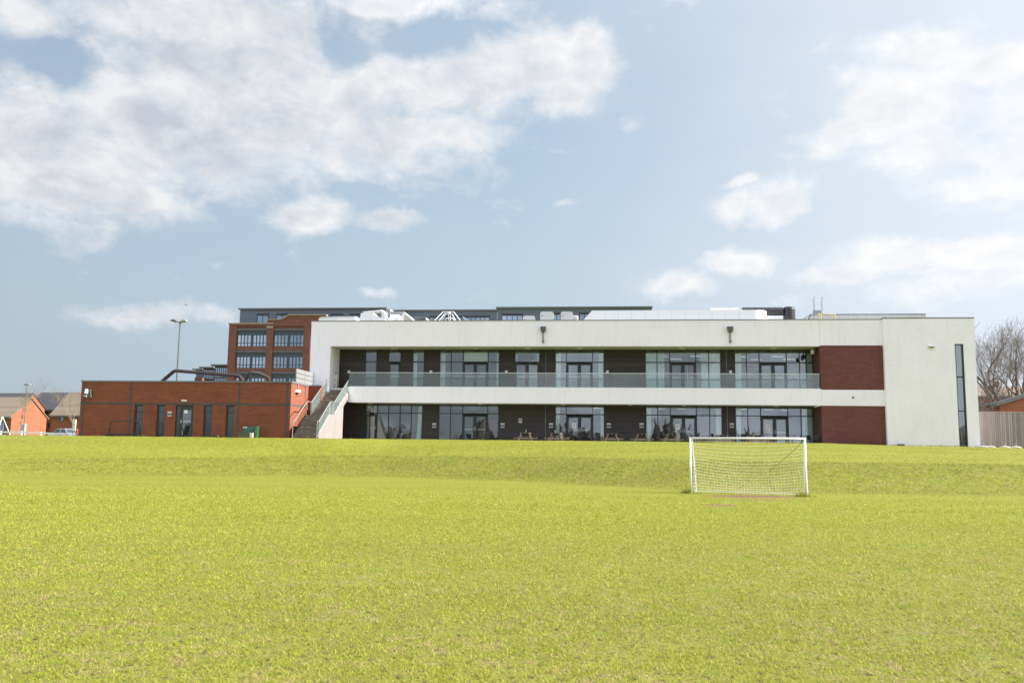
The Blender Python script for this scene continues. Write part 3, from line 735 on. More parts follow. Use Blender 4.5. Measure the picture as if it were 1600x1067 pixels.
for i, (x0, x1) in enumerate(cu):
    q = wavy(ux(x0, 575, D), ux(x1, 575, D + (.2 if x1 < 1260 else 0)), FF + .03, 9.08)
    o = q.build('curtain', M['curtain'], frame=BF, smooth=True)
    tag(o, 'pale mint curtain behind the balcony glazing, %s of thirteen counted from the stairs' % ORD[i], 'curtain', 'mint curtains upstairs')
cg = [(571, 576, 571, 576), (583, 587.5, 583, 587.5), (652.5, 659.5, 650, 656.5), (868.3, 874.5, 868.3, 873), (938.5, 943.6, 939.5, 943.6), (1010, 1018, 1010, 1016), (1119.5, 1127.5, 1119, 1127.5), (1150, 1158.5, 1150, 1157.5), (1255, 1260.5, 1251.8, 1257), (1261.5, 1270, 1261.5, 1270)]
for i, (x0, x1, x2, x3) in enumerate(cg):
    q = wavy(ux(x0, 662, D), ux(x1, 662, D), GF + .03, 4.95, a2=ux(x2, 662, D), b2=ux(x3, 662, D))
    o = q.build('curtain', M['curtain'], frame=BF, smooth=True)
    tag(o, 'pale curtain behind the ground floor glazing, %s of ten counted from the stairs' % ORD[i], 'curtain', 'pale curtains downstairs')
q = MB(); q.box(DD[2] + .05, DD[3] - .05, D + .15, D + .17, TR1 + .05, 9.2)
tag(q.build('roller_blind', M['blind'], frame=BF), 'cream roller blind above the double doors of the balcony', 'blind')
q = MB(); a = ux(1074, 590, D + .3); q.tube([(a, D + .3, FF), (a, D + .3, ux and FF + 2.0)], .035, 8); q.tube([(a, D + .3, FF + 2.0), (a, D + .3, FF + 2.06)], [.05, .02], 8)
tag(q.build('white_pole', M['white'], frame=BF, smooth=True), 'slim white pole standing inside the curtained upstairs double doors', 'pole')

# room lamps on the ceilings
k = 0
for uu, dd in [(6.6, 4.6), (7.9, 6.6), (9.3, 4.4), (10.3, 7.2), (12.9, 4.8), (14.4, 7.0), (15.6, 4.6), (16.9, 6.6)]:
    q = MB(); q.box(uu - .45, uu + .45, dd - .06, dd + .06, 9.06, 9.10); o = q.build('strip_light', M['lamp'], frame=BF)
    tag(o, 'lit white strip light on the upstairs ceiling, %s of eight along the curtained rooms' % ORD[k], 'light', 'upstairs strip lights'); k += 1
k = 0
for uu, dd in [(1.5, 5.0), (6.6, 5.2), (8.1, 5.0), (11.2, 6.0), (13.0, 4.8), (15.0, 5.4), (16.4, 6.2)]:
    q = MB(); q.box(uu - .3, uu + .3, dd - .06, dd + .06, 4.94, 4.98); o = q.build('strip_light', M['lamp'], frame=BF)
    tag(o, 'lit white strip light on the ground floor ceiling, %s of seven from the stairs end' % ORD[k], 'light', 'downstairs strip lights'); k += 1
# a few tables and chairs seen dimly through the glass
def inside_table(uu, dd, z):
    q = MB(); q.box(uu - .7, uu + .7, dd - .35, dd + .35, z + .70, z + .74)
    for i in (-.62, .62):
        for jj in (-.28, .28): q.box(uu + i - .02, uu + i + .02, dd + jj - .02, dd + jj + .02, z, z + .70)
    return q.build('table', M['dgrey'], frame=BF)
for i, (uu, dd, z) in enumerate([(-8.2, 4.2, GF), (-13.5, 4.6, GF), (.2, 4.4, GF), (16.9, 4.2, GF)]):
    tag(inside_table(uu, dd, z), 'dark table inside the ground floor glazing, %s from the stairs' % ORD[i], 'table', 'tables inside')

a, b = ux(765, 660, D + 1.5), ux(776, 660, D + 1.5); q = MB(); q.box(a, b, D + 1.5, D + 1.55, GF + .9, GF + 1.9); q.box(a + .05, a + .1, D + 1.5, D + 1.6, GF, GF + .9); q.box(b - .1, b - .05, D + 1.5, D + 1.6, GF, GF + .9)
tag(q.build('display_board', flat('dull_pink_board', (.42, .16, .18), .8), frame=BF), 'dull pink display board standing inside the second ground floor window bay', 'display board')

# ------------------------------------------------------------------ things fixed to or standing by the building
def bulkhead(u_, d_, z_, label, group, s=(.26, .16, .07), mat='offwhite'):
    q = MB(); q.box(u_ - s[0], u_ + s[0], d_ - s[1], d_ + s[1], z_ - s[2], z_); o = q.build('soffit_light', M[mat], frame=BF, bevel=.02)
    b = MB(); b.box(u_ - s[0] * .8, u_ + s[0] * .8, d_ - s[1] * .8, d_ + s[1] * .8, z_ - s[2] - .025, z_ - s[2]); b.build('diffuser', M['white'], o)
    return tag(o, label, 'light', group)
for i, x in enumerate((616, 742.5, 824.5, 906, 1066, 1208)):
    bulkhead(ux(x, 547, 1.2), 1.2, 9.38, 'small white bulkhead light under the balcony roof, %s of six from the stairs' % ORD[i], 'balcony soffit lights')
for i, x in enumerate((578, 750, 880, 985, 1068, 1212)):
    bulkhead(ux(x, 633, 1.0), 1.0, 5.06, 'small bulkhead light under the balcony slab, %s of six from the stairs' % ORD[i], 'ground floor soffit lights', (.2, .12, .05))
for i, x in enumerate((545.5, 673.5, 791.2, 949, 1141.3)):
    a, z = uz(x, 581, D); q = MB(); q.box(a - .11, a + .11, D - .10, D, z - .12, z + .12)
    o = q.build('wall_light', M['offwhite'], frame=BF, bevel=.02); b = MB(); b.box(a - .07, a + .07, D - .115, D - .10, z - .08, z + .08); b.build('lens', M['white'], o)
    tag(o, 'square pale wall light on the boarding above the balustrade, %s of five from the stairs' % ORD[i], 'light', 'balcony wall lights')
def sign(x, y, i, dd=D, lab='', u0=None):
    a, z = uz(x, y, dd); s = .155
    q = MB(); q.box(a - s, a + s, dd - .012, dd, z + .085, z + .165); o = q.build('wall_sign', M['white'], frame=BF)
    b = MB(); b.box(a - s, a + s * .95, dd - .012, dd, z - .165, z - .125); b.build('lower_strip', M['white'], o)
    b = MB(); b.box(a - s * .95, a + s * .95, dd - .010, dd, z - .115, z + .075); b.build('panel', M['mgrey'], o)
    b = MB(); b.box(a - .10, a - .03, dd - .015, dd - .010, z - .08, z + .03); b.box(a + .01, a + .09, dd - .015, dd - .010, z - .03, z + .05); b.box(a - .02, a + .12, dd - .015, dd - .010, z - .10, z - .07)
    b.build('print', M['black'], o)
    return tag(o, lab, 'sign', 'small notice signs on the front wall')
for i, (x, lab) in enumerate(((678.5, 'small white and grey notice sign between the first two ground floor window bays'), (785.3, 'small white and grey notice sign just beyond the second ground floor window bay'),
        (861, 'small white and grey notice sign by the picnic table nearest the joint in the wall'), (951.3, 'small white and grey notice sign behind the third picnic table'),
        (1002.5, 'small white and grey notice sign behind the fourth picnic table'), (1143.5, 'small white and grey notice sign on the narrow boarded pier above the goal'))):
    sign(x, 664.5, i, lab=lab)
a, z = uz(813, 657, D); q = MB(); q.box(a - .14, a + .14, D - .05, D, z - .18, z + .18); o = q.build('notice_box', M['offwhite'], frame=BF, bevel=.01)
b = MB(); b.box(a - .11, a + .11, D - .056, D - .05, z - .05, z + .14); b.build('panel', M['mgrey'], o); tag(o, 'grey and white framed notice box on the boarded wall above the first picnic table', 'notice box')
for (m_, lab) in ((G3, 'white paper notice taped inside the double doors behind the second picnic table'), (G4, 'white paper notice taped inside the double doors behind the fifth picnic table'), (G5, 'white paper notice taped inside the double doors above the goal')):
    pass
def paper(x0, x1, y0, y1, dd, lab):
    a, z1 = uz(x0, y0, dd); b_, z0 = uz(x1, y1, dd); q = MB(); q.box(a, b_, dd - .004, dd, z0, z1); o = q.build('paper_notice', M['paper'], frame=BF)
    c = (a + b_) / 2; h = z1 - z0
    q = MB(); q.box(c - .05, c + .05, dd - .007, dd - .004, z0 + h * .45, z0 + h * .70); q.box(c - .09, c + .09, dd - .007, dd - .004, z0 + h * .22, z0 + h * .27); q.build('print', M['mgrey'], o)
    return tag(o, lab, 'notice', 'paper notices on doors')
paper(893.5, 900.5, 660, 670, D - .001, 'white paper notice on the glass door behind the second picnic table')
paper(1055.5, 1062, 662, 671.5, D - .001, 'white paper notice on the glass door behind the fifth picnic table')
paper(1197, 1203.5, 663, 672.5, D - .001, 'white paper notice on the glass door above the goal crossbar')
# camera and lamp at the balcony's end, lamp and vent on the white end block
def camera_thing(u_, d_, z_, lab, mat='offwhite', s=1.0):
    t_ = thing('security_camera', lab, 'camera', (u_, d_, z_), BF)
    q = MB(); q.tube([(u_, d_, z_ + .30 * s), (u_, d_, z_ + .12 * s)], .03 * s, 8); q.build('bracket', M[mat], t_)
    q = MB(); q.tube([(u_, d_, z_ + .14 * s), (u_, d_, z_ + .11 * s), (u_, d_, z_ - .06 * s), (u_, d_, z_ - .16 * s)], [.15 * s, .16 * s, .14 * s, .12 * s], 12); q.build('housing', M[mat], t_, smooth=False)
    q = MB(); q.ball((u_, d_, z_ - .17 * s), .09 * s, 10); q.build('dome', M['black'], t_, smooth=True); return t_
a, z = uz(1269.5, 550, .9); camera_thing(a, .9, z, 'white domed security camera hanging at the end of the balcony roof')
a, z = uz(1253.5, 559, 1.6); camera_thing(a, 1.6, z, 'black pendant camera hanging in front of the last upstairs window', 'black', .8)
a, z = uz(1455, 541, -.3); q = MB(); q.prism([(-.3, z + .06), (-.46, z + .01), (-.46, z - .05), (-.3, z - .08)], 'x', a - .19, a + .19)
o = q.build('flood_light', M['offwhite'], frame=BF); b = MB(); b.box(a - .17, a + .17, -.45, -.32, z - .095, z - .075); b.build('lens', M['dgrey'], o); tag(o, 'white wedge shaped wall light high on the blank end block', 'light')
a, z = uz(1333, 621, 0); q = MB(); q.box(a - .07, a + .07, -.03, 0, z - .08, z + .08); o = q.build('air_vent', M['mgrey'], frame=BF)
b = MB(); [b.box(a - .055, a + .055, -.036, -.03, z - .06 + .03 * i_, z - .045 + .03 * i_) for i_ in range(4)]; b.build('louvre', M['dgrey'], o); tag(o, 'small grey vent in the white band between the two red brick panels', 'vent')
a, z = uz(1408, 695, -.5); q = MB(); q.box(a - .22, a + .22, -.55, -.35, z - .25, z + .03); q.tube([(a - .24, -.45, z + .03), (a + .24, -.45, z + .03)], .04, 6)
tag(q.build('drain_cover', M['black'], frame=BF), 'low black drain box at the foot of the white end block', 'drain')

# ------------------------------------------------------------------ outside stair
SL, SR = -19.2, -17.5
stair = thing('outdoor_staircase', 'weathered concrete outdoor staircase climbing to the balcony', 'staircase', ((SL + SR) / 2, -7, CR), BF)
NR1, NR2 = 10, 14; rise = (FF - 2.18) / (NR1 + NR2); g1, g2 = .265, .30
q = MB(); nz = MB(); eg1, eg2 = MB(), MB(); eg = eg1; d_ = -6.95; z_ = 2.18; prof = []
rs = random.Random(3)
def step(d0, d1, z):
    q.box(SL, SR, d0, d1 + .3, z - .35, z)
    eg.box(SL, SR, d0 - .010, d0 + .06, z - .035, z + .004)
    uu = SL + .05
    while uu < SR - .1:                       # worn pale patches on the nosings
        L = rs.uniform(.08, .4)
        if rs.random() < .5: nz.box(uu, min(uu + L, SR - .05), d0 - .014, d0 + .07, z - rs.uniform(.03, .08), z + .007)
        uu += L + rs.uniform(.02, .12)
for i in range(NR1): z_ += rise; step(d_, d_ + g1, z_); prof.append((d_, z_)); d_ += g1
L0 = d_; d_ += 1.0; q.box(SL, SR, L0, d_ + .2, z_ - .35, z_ + .002); L1 = d_; ZL = z_; eg = eg2
for i in range(NR2): z_ += rise; step(d_, d_ + g2, z_); prof.append((d_, z_)); d_ += g2
q.box(SL, SR, d_, D - .05, FF - .5, FF - .003)
q.build('steps', M['step'], stair); nz.build('worn_patches', M['nosing'], stair); eg1.build('nosing', M['edge'], stair); eg2.build('nosing', M['edge'], stair)
q = MB(); e = .14                                   # side wall, its top edge following the flights
pts = [(-6.95, CR - .3), (-6.95, 2.30), (L0 - .05, ZL + .10), (L1 - .05, ZL + .10), (-1.5, ZL + (-1.5 - L1) / g2 * rise + .20), (-1.5, CR - .3)]
q.prism(pts, 'x', SR, SR + e); q.build('side_wall', M['concrete'], stair)
q = MB(); q.prism([(-1.5, ZL + (-1.5 - L1) / g2 * rise + .20), (d_ - .1, FF + .10), (d_ - .1, FF - .35), (-1.5, ZL + (-1.5 - L1) / g2 * rise - .25)], 'x', SR, SR + .1); q.build('string', M['concrete'], stair)
lp = [(a_, b_ - .26 if i_ not in (0, 5) else b_) for i_, (a_, b_) in enumerate(pts)]
q = MB(); q.prism(lp, 'x', SL - e, SL - .003); q.build('side_wall', M['step'], stair)
def stair_guard(u_, lab, glassy_low):
    t_ = thing('stair_handrail', lab, 'handrail', (u_, -7.0, 2.18), BF)
    def zt(d): return ZL + (d - L1) / g2 * rise
    top = [(u_, -7.05, 2.12), (u_, -7.05, 3.36), (u_, -6.75, 3.34), (u_, L0, ZL + 1.02), (u_, L1 - .1, ZL + 1.02), (u_, L1, ZL + 1.05), (u_, d_ + .1, FF + 1.14)]
    q = MB()
    for i in range(len(top) - 1): q.tube([top[i], top[i + 1]], .028, 8)
    q.build('rail', M['railpaint'], t_)
    q = MB()
    for dd, zb in ((L0 - .05, ZL), (L1 - .15, ZL)): q.tube([(u_, dd, zb), (u_, dd, ZL + 1.0)], .016, 6)
    q.build('post', M['railpaint'], t_)
    q = MB()
    q.prism([(L1, ZL + .05), (L1, ZL + 1.0), (d_, FF + 1.08), (d_, FF + .06)], 'x', u_ - .008, u_ + .008); q.build('glass_panel', M['rail_glass'], t_)
    if glassy_low:
        q = MB(); q.prism([(-6.7, 2.35), (-6.7, 3.3), (L0, ZL + .97), (L1 - .15, ZL + .97), (L1 - .15, ZL + .06), (L0, ZL + .06)], 'x', u_ - .008, u_ + .008); q.build('glass_panel', M['rail_glass'], t_)
    return t_
stair_guard(SL, 'pale steel handrail of the stairs on the brick building side', False)
stair_guard(SR + .03, 'steel and glass stair guard above the pale concrete side wall', True)
# chipped cabinet at the head of the stairs
a0_, z0_ = uz(519, 604, 1.4); a1_ = ux(526.5, 604, 1.4)
cab = thing('chipped_cabinet', 'chipped cream painted cabinet standing at the head of the stairs', 'cabinet', ((a0_ + a1_) / 2, 1.4, FF), BF)
zt_ = zz(520, 584, 1.4)
q = MB(); q.box(a0_, a1_, 1.4, 1.85, FF, zt_); q.build('body', M['cream'], cab, bevel=.02)
q = MB(); q.box(a0_ + .02, a1_ - .12, 1.38, 1.8, zt_, zt_ + .06); q.build('dark_top', M['black'], cab)
q = MB()
for a_, b_, c_, d2 in ((.18, .12, .06, .26), (.10, .26, .05, .16), (.22, .62, .07, .10), (.09, .02, .05, .10)):
    q.prism([(a0_ + a_, FF + b_), (a0_ + a_ + c_, FF + b_ + .03), (a0_ + a_ + c_ * .8, FF + b_ + d2), (a0_ + a_ + .01, FF + b_ + d2 * .8)], 'y', 1.392, 1.3999)
q.build('chip', M['black'], cab)
# ------------------------------------------------------------------ low brick building
PD = -5.0; FO_HALL, BF_HALL = FO, BF; FO = FO + FN * PD; BF = Frame(FO, -TH)   # its front stands five metres forward of the sports centre
PL, PR, PT = ux(125, 640, 0), ux(455.5, 597, 0), zz(300, 595, 0)
pav = thing('brick_changing_block', 'low red brick flat roofed block with grey brick bands beside the stairs', 'building', (-28, 0, CR), BF)
ops = [(209.2, 222), (244.2, 257.2), (273.7, 301.3), (317.5, 331), (352.5, 365.5)]
ops = [(ux(a, 655, 0), ux(b, 655, 0)) for a, b in ops]; WT, BT = zz(300, 632.8, 0), zz(300, 628.8, 0)
q = MB(); x = PL
for a, b in ops: q.box(x, a, 0, .30, CR - .5, WT); x = b
q.box(x, PR, 0, .30, CR - .5, WT); q.box(PL, PR, 0, .30, WT, PT - .10); q.box(PL, PL + .3, .3, 12, CR - .5, PT - .1)
SW = on_u(477.5, 655, PR)[0], on_u(483, 655, PR)[0]
END = on_u(482.5, 606, PR)[0]
q.build('brick_wall', M['orange'], pav)
q = MB(); q.box(PR - .3, PR, .3, SW[0], CR - .5, PT - .1); q.box(PR - .3, PR, SW[0], END, WT - .12, PT - .1); q.box(PR - .3, PR, SW[1], END + .3, CR - .5, WT - .12); q.box(PR, PR + 1.0, END, END + .3, CR - .5, PT - .1)
q.build('end_wall', M['orange'], pav)
q = MB(); q.box(PL - .05, PR + .05, -.05, .35, PT - .10, PT); q.box(PL - .05, PL + .35, .35, 12, PT - .1, PT); q.box(PR - .3, PR + .05, .35, END, PT - .1, PT); q.box(PR - .3, PR + 1.0, END - .05, END + .35, PT - .1, PT + .001)
q.build('coping', M['coping'], pav)
q = MB(); t_ = .004
q.box(PL - t_, PR + t_, -.006, .1, WT, BT - .02); q.box(PR - .1, PR + .006, .1, END - .01, WT, BT - .02)
for xx in (131.5, 204.6, 373.5, 449.6):
    a = ux(xx, 615, 0); q.box(a - .09, a + .09, -.010, .05, CR - .4, PT - .11)
q.build('band', M['bandb'], pav)
q = MB(); q.box(PL + .3, PR - .3, .3, 12, PT - .45, PT - .35); q.build('roof', M['mgrey'], pav)
def slot(a, b, y0, x_axis=True):
    f = MB(); z0, z1 = CR + .1, WT
    f.box(a, a + .10, y0, y0 + .12, z0, z1 - .10); f.box(b - .05, b, y0, y0 + .12, z0, z1 - .10); f.box(a, b, y0 - .002, y0 + .12, z1 - .10, z1 - .003); f.box(a + .1, b - .05, y0, y0 + .12, z0, z0 + .1)
    for z in (zz(300, 644, 0),): f.box(a + .1, b - .05, y0 + .02, y0 + .1, z, z + .045)
    w_ = f.build('window', M['frame'], pav)
    p = MB(); p.box(a + .1, b - .05, y0 + .05, y0 + .06, z0 + .1, z1 - .1); p.build('pane', M['frost'], w_); return w_
for i in (0, 1, 3, 4): slot(ops[i][0], ops[i][1], .08)
q = MB(); q.box(PR - .22, PR - .1, SW[0], SW[1], CR, WT - .12); w_ = q.build('window', M['frame'], pav); q = MB(); q.box(PR - .10, PR - .09, SW[0] + .08, SW[1] - .05, CR + .1, WT - .2); q.build('pane', M['frost'], w_)
a, b = ops[2]; c1, c2 = ux(275, 655, .1), ux(281.5, 655, .1)
q = MB(); q.box(a, a + .06, .08, .2, 2.1, WT - .08); q.box(b - .06, b, .08, .2, 2.1, WT - .08); q.box(a, b, .075, .2, WT - .08, WT - .003); q.box(c2 - .04, c2 + .04, .08, .2, 2.1, WT - .08)
fr = q.build('door_frame', M['frame'], pav); p = MB(); p.box(a + .06, c2 - .04, .12, .13, 2.1, WT - .08); p.build('pane', M['frost'], fr)
q = MB(); l0, l1 = c2 + .05, b - .07
q.box(l0, l0 + .12, .09, .16, 2.1, WT - .1); q.box(l1 - .12, l1, .09, .16, 2.1, WT - .1); q.box(l0 + .12, l1 - .12, .09, .16, WT - .35, WT - .1); q.box(l0 + .12, l1 - .12, .09, .16, 2.1, 2.35)
dr = q.build('door', M['frame'], pav); p = MB(); p.box(l0 + .12, l1 - .12, .12, .13, 2.35, WT - .35); p.build('pane', M['glass'], dr)
p = MB(); zb = zz(292, 658.5, .1); p.box(l0 + .10, l1 - .08, .16, .22, zb - .06, zb + .06); p.build('push_bar', M['offwhite'], dr)
p = MB(); p.box(l0 + .02, l0 + .07, .05, .09, zb - .12, zb + .12); p.build('handle', M['steel'], dr)
q = MB(); q.box(PL + .5, PR - .5, 4, 4.1, 2, PT - .5); q.box(PL + .3, PR - .3, 11.7, 12, 2, PT - .1); q.box(PL + .5, a, 1.2, 1.3, 2, WT + .1); q.box(b, PR - .5, 1.2, 1.3, 2, WT + .1); q.build('inner_wall', M['interior'], pav)
a, z1 = uz(288, 639.5, .1); b, z0 = uz(293, 645.5, .1); q = MB(); q.box(a, b, .108, .112, z0, z1); tag(q.build('paper_notice', M['paper'], frame=BF), 'white paper notice on the glass door of the brick block', 'notice', 'paper notices on doors')
sign(265, 646.5, 0, 0.0, 'small white and grey notice sign on brick beside the glass door')
a, z = uz(288, 625.8, 0); q = MB(); q.box(a - .21, a + .21, -.09, 0, z - .045, z + .06); o = q.build('door_light', M['cream'], frame=BF, bevel=.015); b_ = MB(); b_.box(a - .18, a + .18, -.07, -.01, z - .07, z - .045); b_.build('diffuser', M['white'], o); tag(o, 'long pale lamp above the glass door of the brick block', 'light')
# cluster of floodlight, spotlight and camera on the corner
fl = thing('corner_floodlight', 'white floodlight and spot cluster on a dark bracket at the brick corner', 'floodlight', (ux(140, 614, 0), 0, zz(140, 614, 0)), BF)
a, z = uz(138.3, 612, 0); q = MB(); q.box(a - .11, a + .11, -.34, -.20, z - .16, z + .17, Matrix.Rotation(R(-10), 3, 'X')); q.build('lamp_head', M['white'], fl, bevel=.02)
a2, z2 = uz(142, 611, 0); q = MB(); q.box(a2 - .10, a2 + .10, -.25, -.12, z2 - .08, z2 + .12); q.tube([(a2, -.2, z2), (a2, 0, z2 - .15)], .035, 6); q.build('bracket', M['dgrey'], fl)
a2, z2 = uz(141.3, 618, 0); q = MB(); q.prism([(a2 - .08, z2 + .25), (a2 + .09, z2 + .25), (a2 + .16, z2 - .15), (a2 - .12, z2 - .15)], 'y', -.18, -.04); q.build('camera', M['dgrey'], fl)
a2, z2 = uz(136, 619, 0); q = MB(); q.box(a2 - .13, a2 + .12, -.30, -.12, z2 - .07, z2 + .09, Matrix.Rotation(R(12), 3, 'Y')); q.build('spot', M['mgrey'], fl, bevel=.02)
dd, z = on_u(463.5, 611, PR); q = MB(); q.prism([(dd - .25, z - .09), (dd + .25, z - .09), (dd + .25, z + .08), (dd - .15, z + .10)], 'x', PR, PR + .22); o = q.build('wall_light', M['white'], frame=BF)
b_ = MB(); b_.box(PR + .03, PR + .19, dd - .2, dd + .2, z - .12, z - .09); b_.build('lens', M['dgrey'], o); tag(o, 'white wall light on the sunlit end wall of the brick block', 'light')
# louvred screen panels standing on the end parapet
sd = [on_u(x, y, PR - .1) for x, y in ((463, 574.5), (463, 597.5), (476.2, 579), (489.8, 583), (489.8, 603))]
d0, d1, d2 = sd[0][0], sd[2][0], sd[3][0]; zt, zb = (sd[0][1] + sd[3][1]) / 2, (sd[1][1] + sd[4][1]) / 2
scr = thing('panel_screen', 'pale grey panelled screen on posts above the sunlit brick end wall', 'screen', (PR - .1, d0, zb), BF)
for i in range(2):
    e0, e1 = (d0, d1 - .04) if i == 0 else (d1 + .04, d2)
    for k in range(3):
        h = (zt - zb) / 3; q = MB(); q.box(PR - .12, PR - .08, e0, e1, zb + k * h + .02, zb + (k + 1) * h - .02); q.build('panel', M['screen'], scr)
for dd in (d0 + .12, d1, d2 - .15): q = MB(); q.box(PR - .18, PR + .06 - .13, dd - .035, dd + .035, zb - .4, zt - .02); q.box(PR, PR + .06, dd - .04, dd + .04, zb - .95, zb - .1); q.box(PR - .1, PR + .05, dd - .03, dd + .03, zb - .14, zb - .06); q.build('post', M['screen'], scr)
q = MB(); q.box(PR - .08, PR + .75, d2 + .05, d2 + .10, zb - .1, zt - .05); q.build('end_panel', M['mgrey'], scr)
# ducts on its roof
def duct(pts, lab, r=.125, dep=4.0):
    P3 = []
    for x, y, dd in pts: a, z = uz(x, y, dd); P3.append(Vector((a, dd, z)))
    out = [P3[0]]
    for i in range(1, len(P3) - 1):              # rounded elbows
        a, b, c = P3[i - 1], P3[i], P3[i + 1]; r1 = min(.16, (b - a).length * .4); r2 = min(.16, (c - b).length * .4)
        s, e_ = b + (a - b).normalized() * r1, b + (c - b).normalized() * r2
        for k in range(5): t = k / 4; out.append(s * (1 - t) ** 2 + b * 2 * t * (1 - t) + e_ * t * t)
    out.append(P3[-1])
    t_ = thing('roof_duct', lab, 'duct', (P3[0].x, P3[0].y, 6.3), BF)
    MB().tube(out, r, 12).build('pipe', M['duct'], t_, smooth=True)
    q = MB()
    for i in (1, 3):
        if i < len(P3): 
            m_ = (P3[i - 1] + P3[i]) / 2; dv = (P3[i] - P3[i - 1]).normalized() * .05; q.tube([m_ - dv, m_ + dv], r + .015, 12)
    q.build('collar', M['duct'], t_); return t_
duct([(246, 602, 3), (273, 579, 3), (322, 583, 3.5), (375, 587.5, 4), (378.5, 599, 4)], 'long bent brown ventilation duct on the brick block roof', .135)
duct([(378, 603, 2.6), (392, 581.5, 2.6), (404, 583, 3), (419.5, 590, 3.5), (420.5, 600, 3.5)], 'short kinked brown ventilation duct near the stairs end of the brick block', .125)
q = MB(); a, z = uz(330, 594.5, 5); b = ux(376, 595, 5); q.box(a, b, 4.9, 5.4, z - .10, z); q.box(a + .1, a + .2, 5, 5.2, 6.3, z - .1); q.box(b - .2, b - .1, 5, 5.2, 6.3, z - .1)
tag(q.build('cable_tray', M['dgrey'], frame=BF), 'low dark cable tray on legs under the long roof duct', 'tray')
# green storage bench, framed trolley and small bag at the foot of the wall
a0, a1 = ux(372.5, 680, -1.0), ux(397.5, 680, -1.0); b1 = ux(401.5, 680, -1.0); zt = zz(385, 666, -1); zm = zz(385, 675.5, -1)
bn = thing('green_bench', 'green metal storage bench with bright green end panel by the brick wall', 'bench', (a0, -1, 2.15), BF)
q = MB(); q.box(a0 + .18, a1 - .02, -.72, -.68, zm, zt, Matrix.Rotation(R(-8), 3, 'X')); q.build('backrest', M['green'], bn)
q = MB(); q.box(a0 + .18, a0 + .45, -.75, -.70, zt - .10, zt - .05); q.build('label_plate', M['white'], bn)
q = MB(); q.box(a0, a1 - .3, -1.2, -.72, zm - .06, zm); q.build('seat', M['olive'], bn)
q = MB(); q.box(a0 + .02, a1 - .32, -1.18, -1.13, 2.1, zm - .06); q.build('front_panel', M['olive'], bn)
q = MB(); q.prism([(-1.05, 2.1), (-.62, 2.1), (-.62, zt + .03), (-.80, zt + .03), (-1.0, zm)], 'x', a1, a1 + .16); q.build('end_panel', M['lgreen'], bn)
q = MB(); q.box(a1 - .24, a1 - .04, -1.25, -1.1, 2.1, zm - .03); q.build('leg', M['cream'], bn)
a0, a1 = ux(172, 670, -1.5), ux(218.5, 670, -1.5); zt, zb = zz(195, 658, -1.5), zz(195, 681, -1.5) + .05
tr = thing('framed_trolley', 'low black trolley with rounded tube frame standing by the brick wall', 'trolley', (a0, -1.5, 2.15), BF)
P = [(a0 - .05, -1.5, zb)]; rr = .14
P += [(a0, -1.5, zt - rr)] + [(a0 + rr - rr * math.cos(t * math.pi / 8), -1.5, zt - rr + rr * math.sin(t * math.pi / 8)) for t in range(1, 5)]
P += [(a1 - rr + rr * math.sin(t * math.pi / 8), -1.5, zt - rr + rr * math.cos(t * math.pi / 8)) for t in range(0, 5)] + [(a1 + .02, -1.5, zb)]
MB().tube(P, .03, 8).build('frame', M['black'], tr, smooth=True)
q = MB(); q.box(a0 - .05, a1 + .03, -1.9, -1.1, zb - .02, zb + .07); q.tube([(a0, -1.9, zb + .12), (a1, -1.9, zb + .12)], .03, 6); q.build('tray', M['black'], tr)
for x_ in (a0 + .02, a1 - .02):
    for y_ in (-1.8, -1.2): MB().tube([(x_, y_ - .03, zb - .02), (x_, y_ + .03, zb - .02)], .09, 12).build('wheel', M['tyre'], tr)
a, z = uz(337, 681.5, -.4); q = MB(); q.tube([(a - .22, -.4, z - .08), (a - .16, -.4, z), (a + .12, -.4, z + .02), (a + .24, -.4, z - .08)], [.05, .10, .11, .05], 8)
tag(q.build('black_bag', M['black'], frame=BF, smooth=True), 'small black bag lying at the foot of the brick wall between two slots', 'bag')

FO, BF = FO_HALL, BF_HALL
# ------------------------------------------------------------------ picnic tables on the paving
def picnic(base, lab):
    t_ = thing('picnic_table', lab, 'picnic table', base, BF, 'picnic tables along the front'); x, y, z = base; L = .85
    for k in range(5): q = MB(); q.box(x - .36 + k * .147, x - .36 + k * .147 + .132, y - L, y + L, z + .72, z + .76); q.build('top_plank', M['dwood' if k % 2 else 'wood'], t_)
    for s in (-1, 1):
        q = MB(); q.box(x + s * .73 - .14, x + s * .73 - .005, y - L, y + L, z + .43, z + .47); q.box(x + s * .73 + .005, x + s * .73 + .14, y - L, y + L, z + .43, z + .47); q.build('seat', M['dwood'], t_)
    for yy in (-.62, .62):
        for s in (-1, 1):
            q = MB(); q.bar((x + s * .26, y + yy, z + .72), (x + s * .60, y + yy, z), .06, .14, (0, 1, 0)); q.build('leg', M['wood'], t_)
        q = MB(); q.box(x - .85, x + .85, y + yy + .03, y + yy + .075, z + .34, z + .43); q.build('seat_beam', M['wood'], t_)
        q = MB(); q.box(x - .34, x + .34, y + yy + .03, y + yy + .075, z + .63, z + .72); q.build('top_beam', M['dwood'], t_)
    return t_
labs = ['weathered picnic table with a green cup on it below the notice box', 'weathered picnic table with a dark green pot on it, second from the stairs',
        'weathered picnic table before the dark boarding, third from the stairs', 'weathered picnic table before the dark boarding, fourth from the stairs',
        'weathered picnic table in front of the double doors, fifth from the stairs', 'weathered picnic table half hidden behind the goal post end of the crossbar', 'weathered picnic table nearest the red brick panel, behind the crossbar']
T0 = picnic((0, -1, 2.05), labs[0]); tabs = []
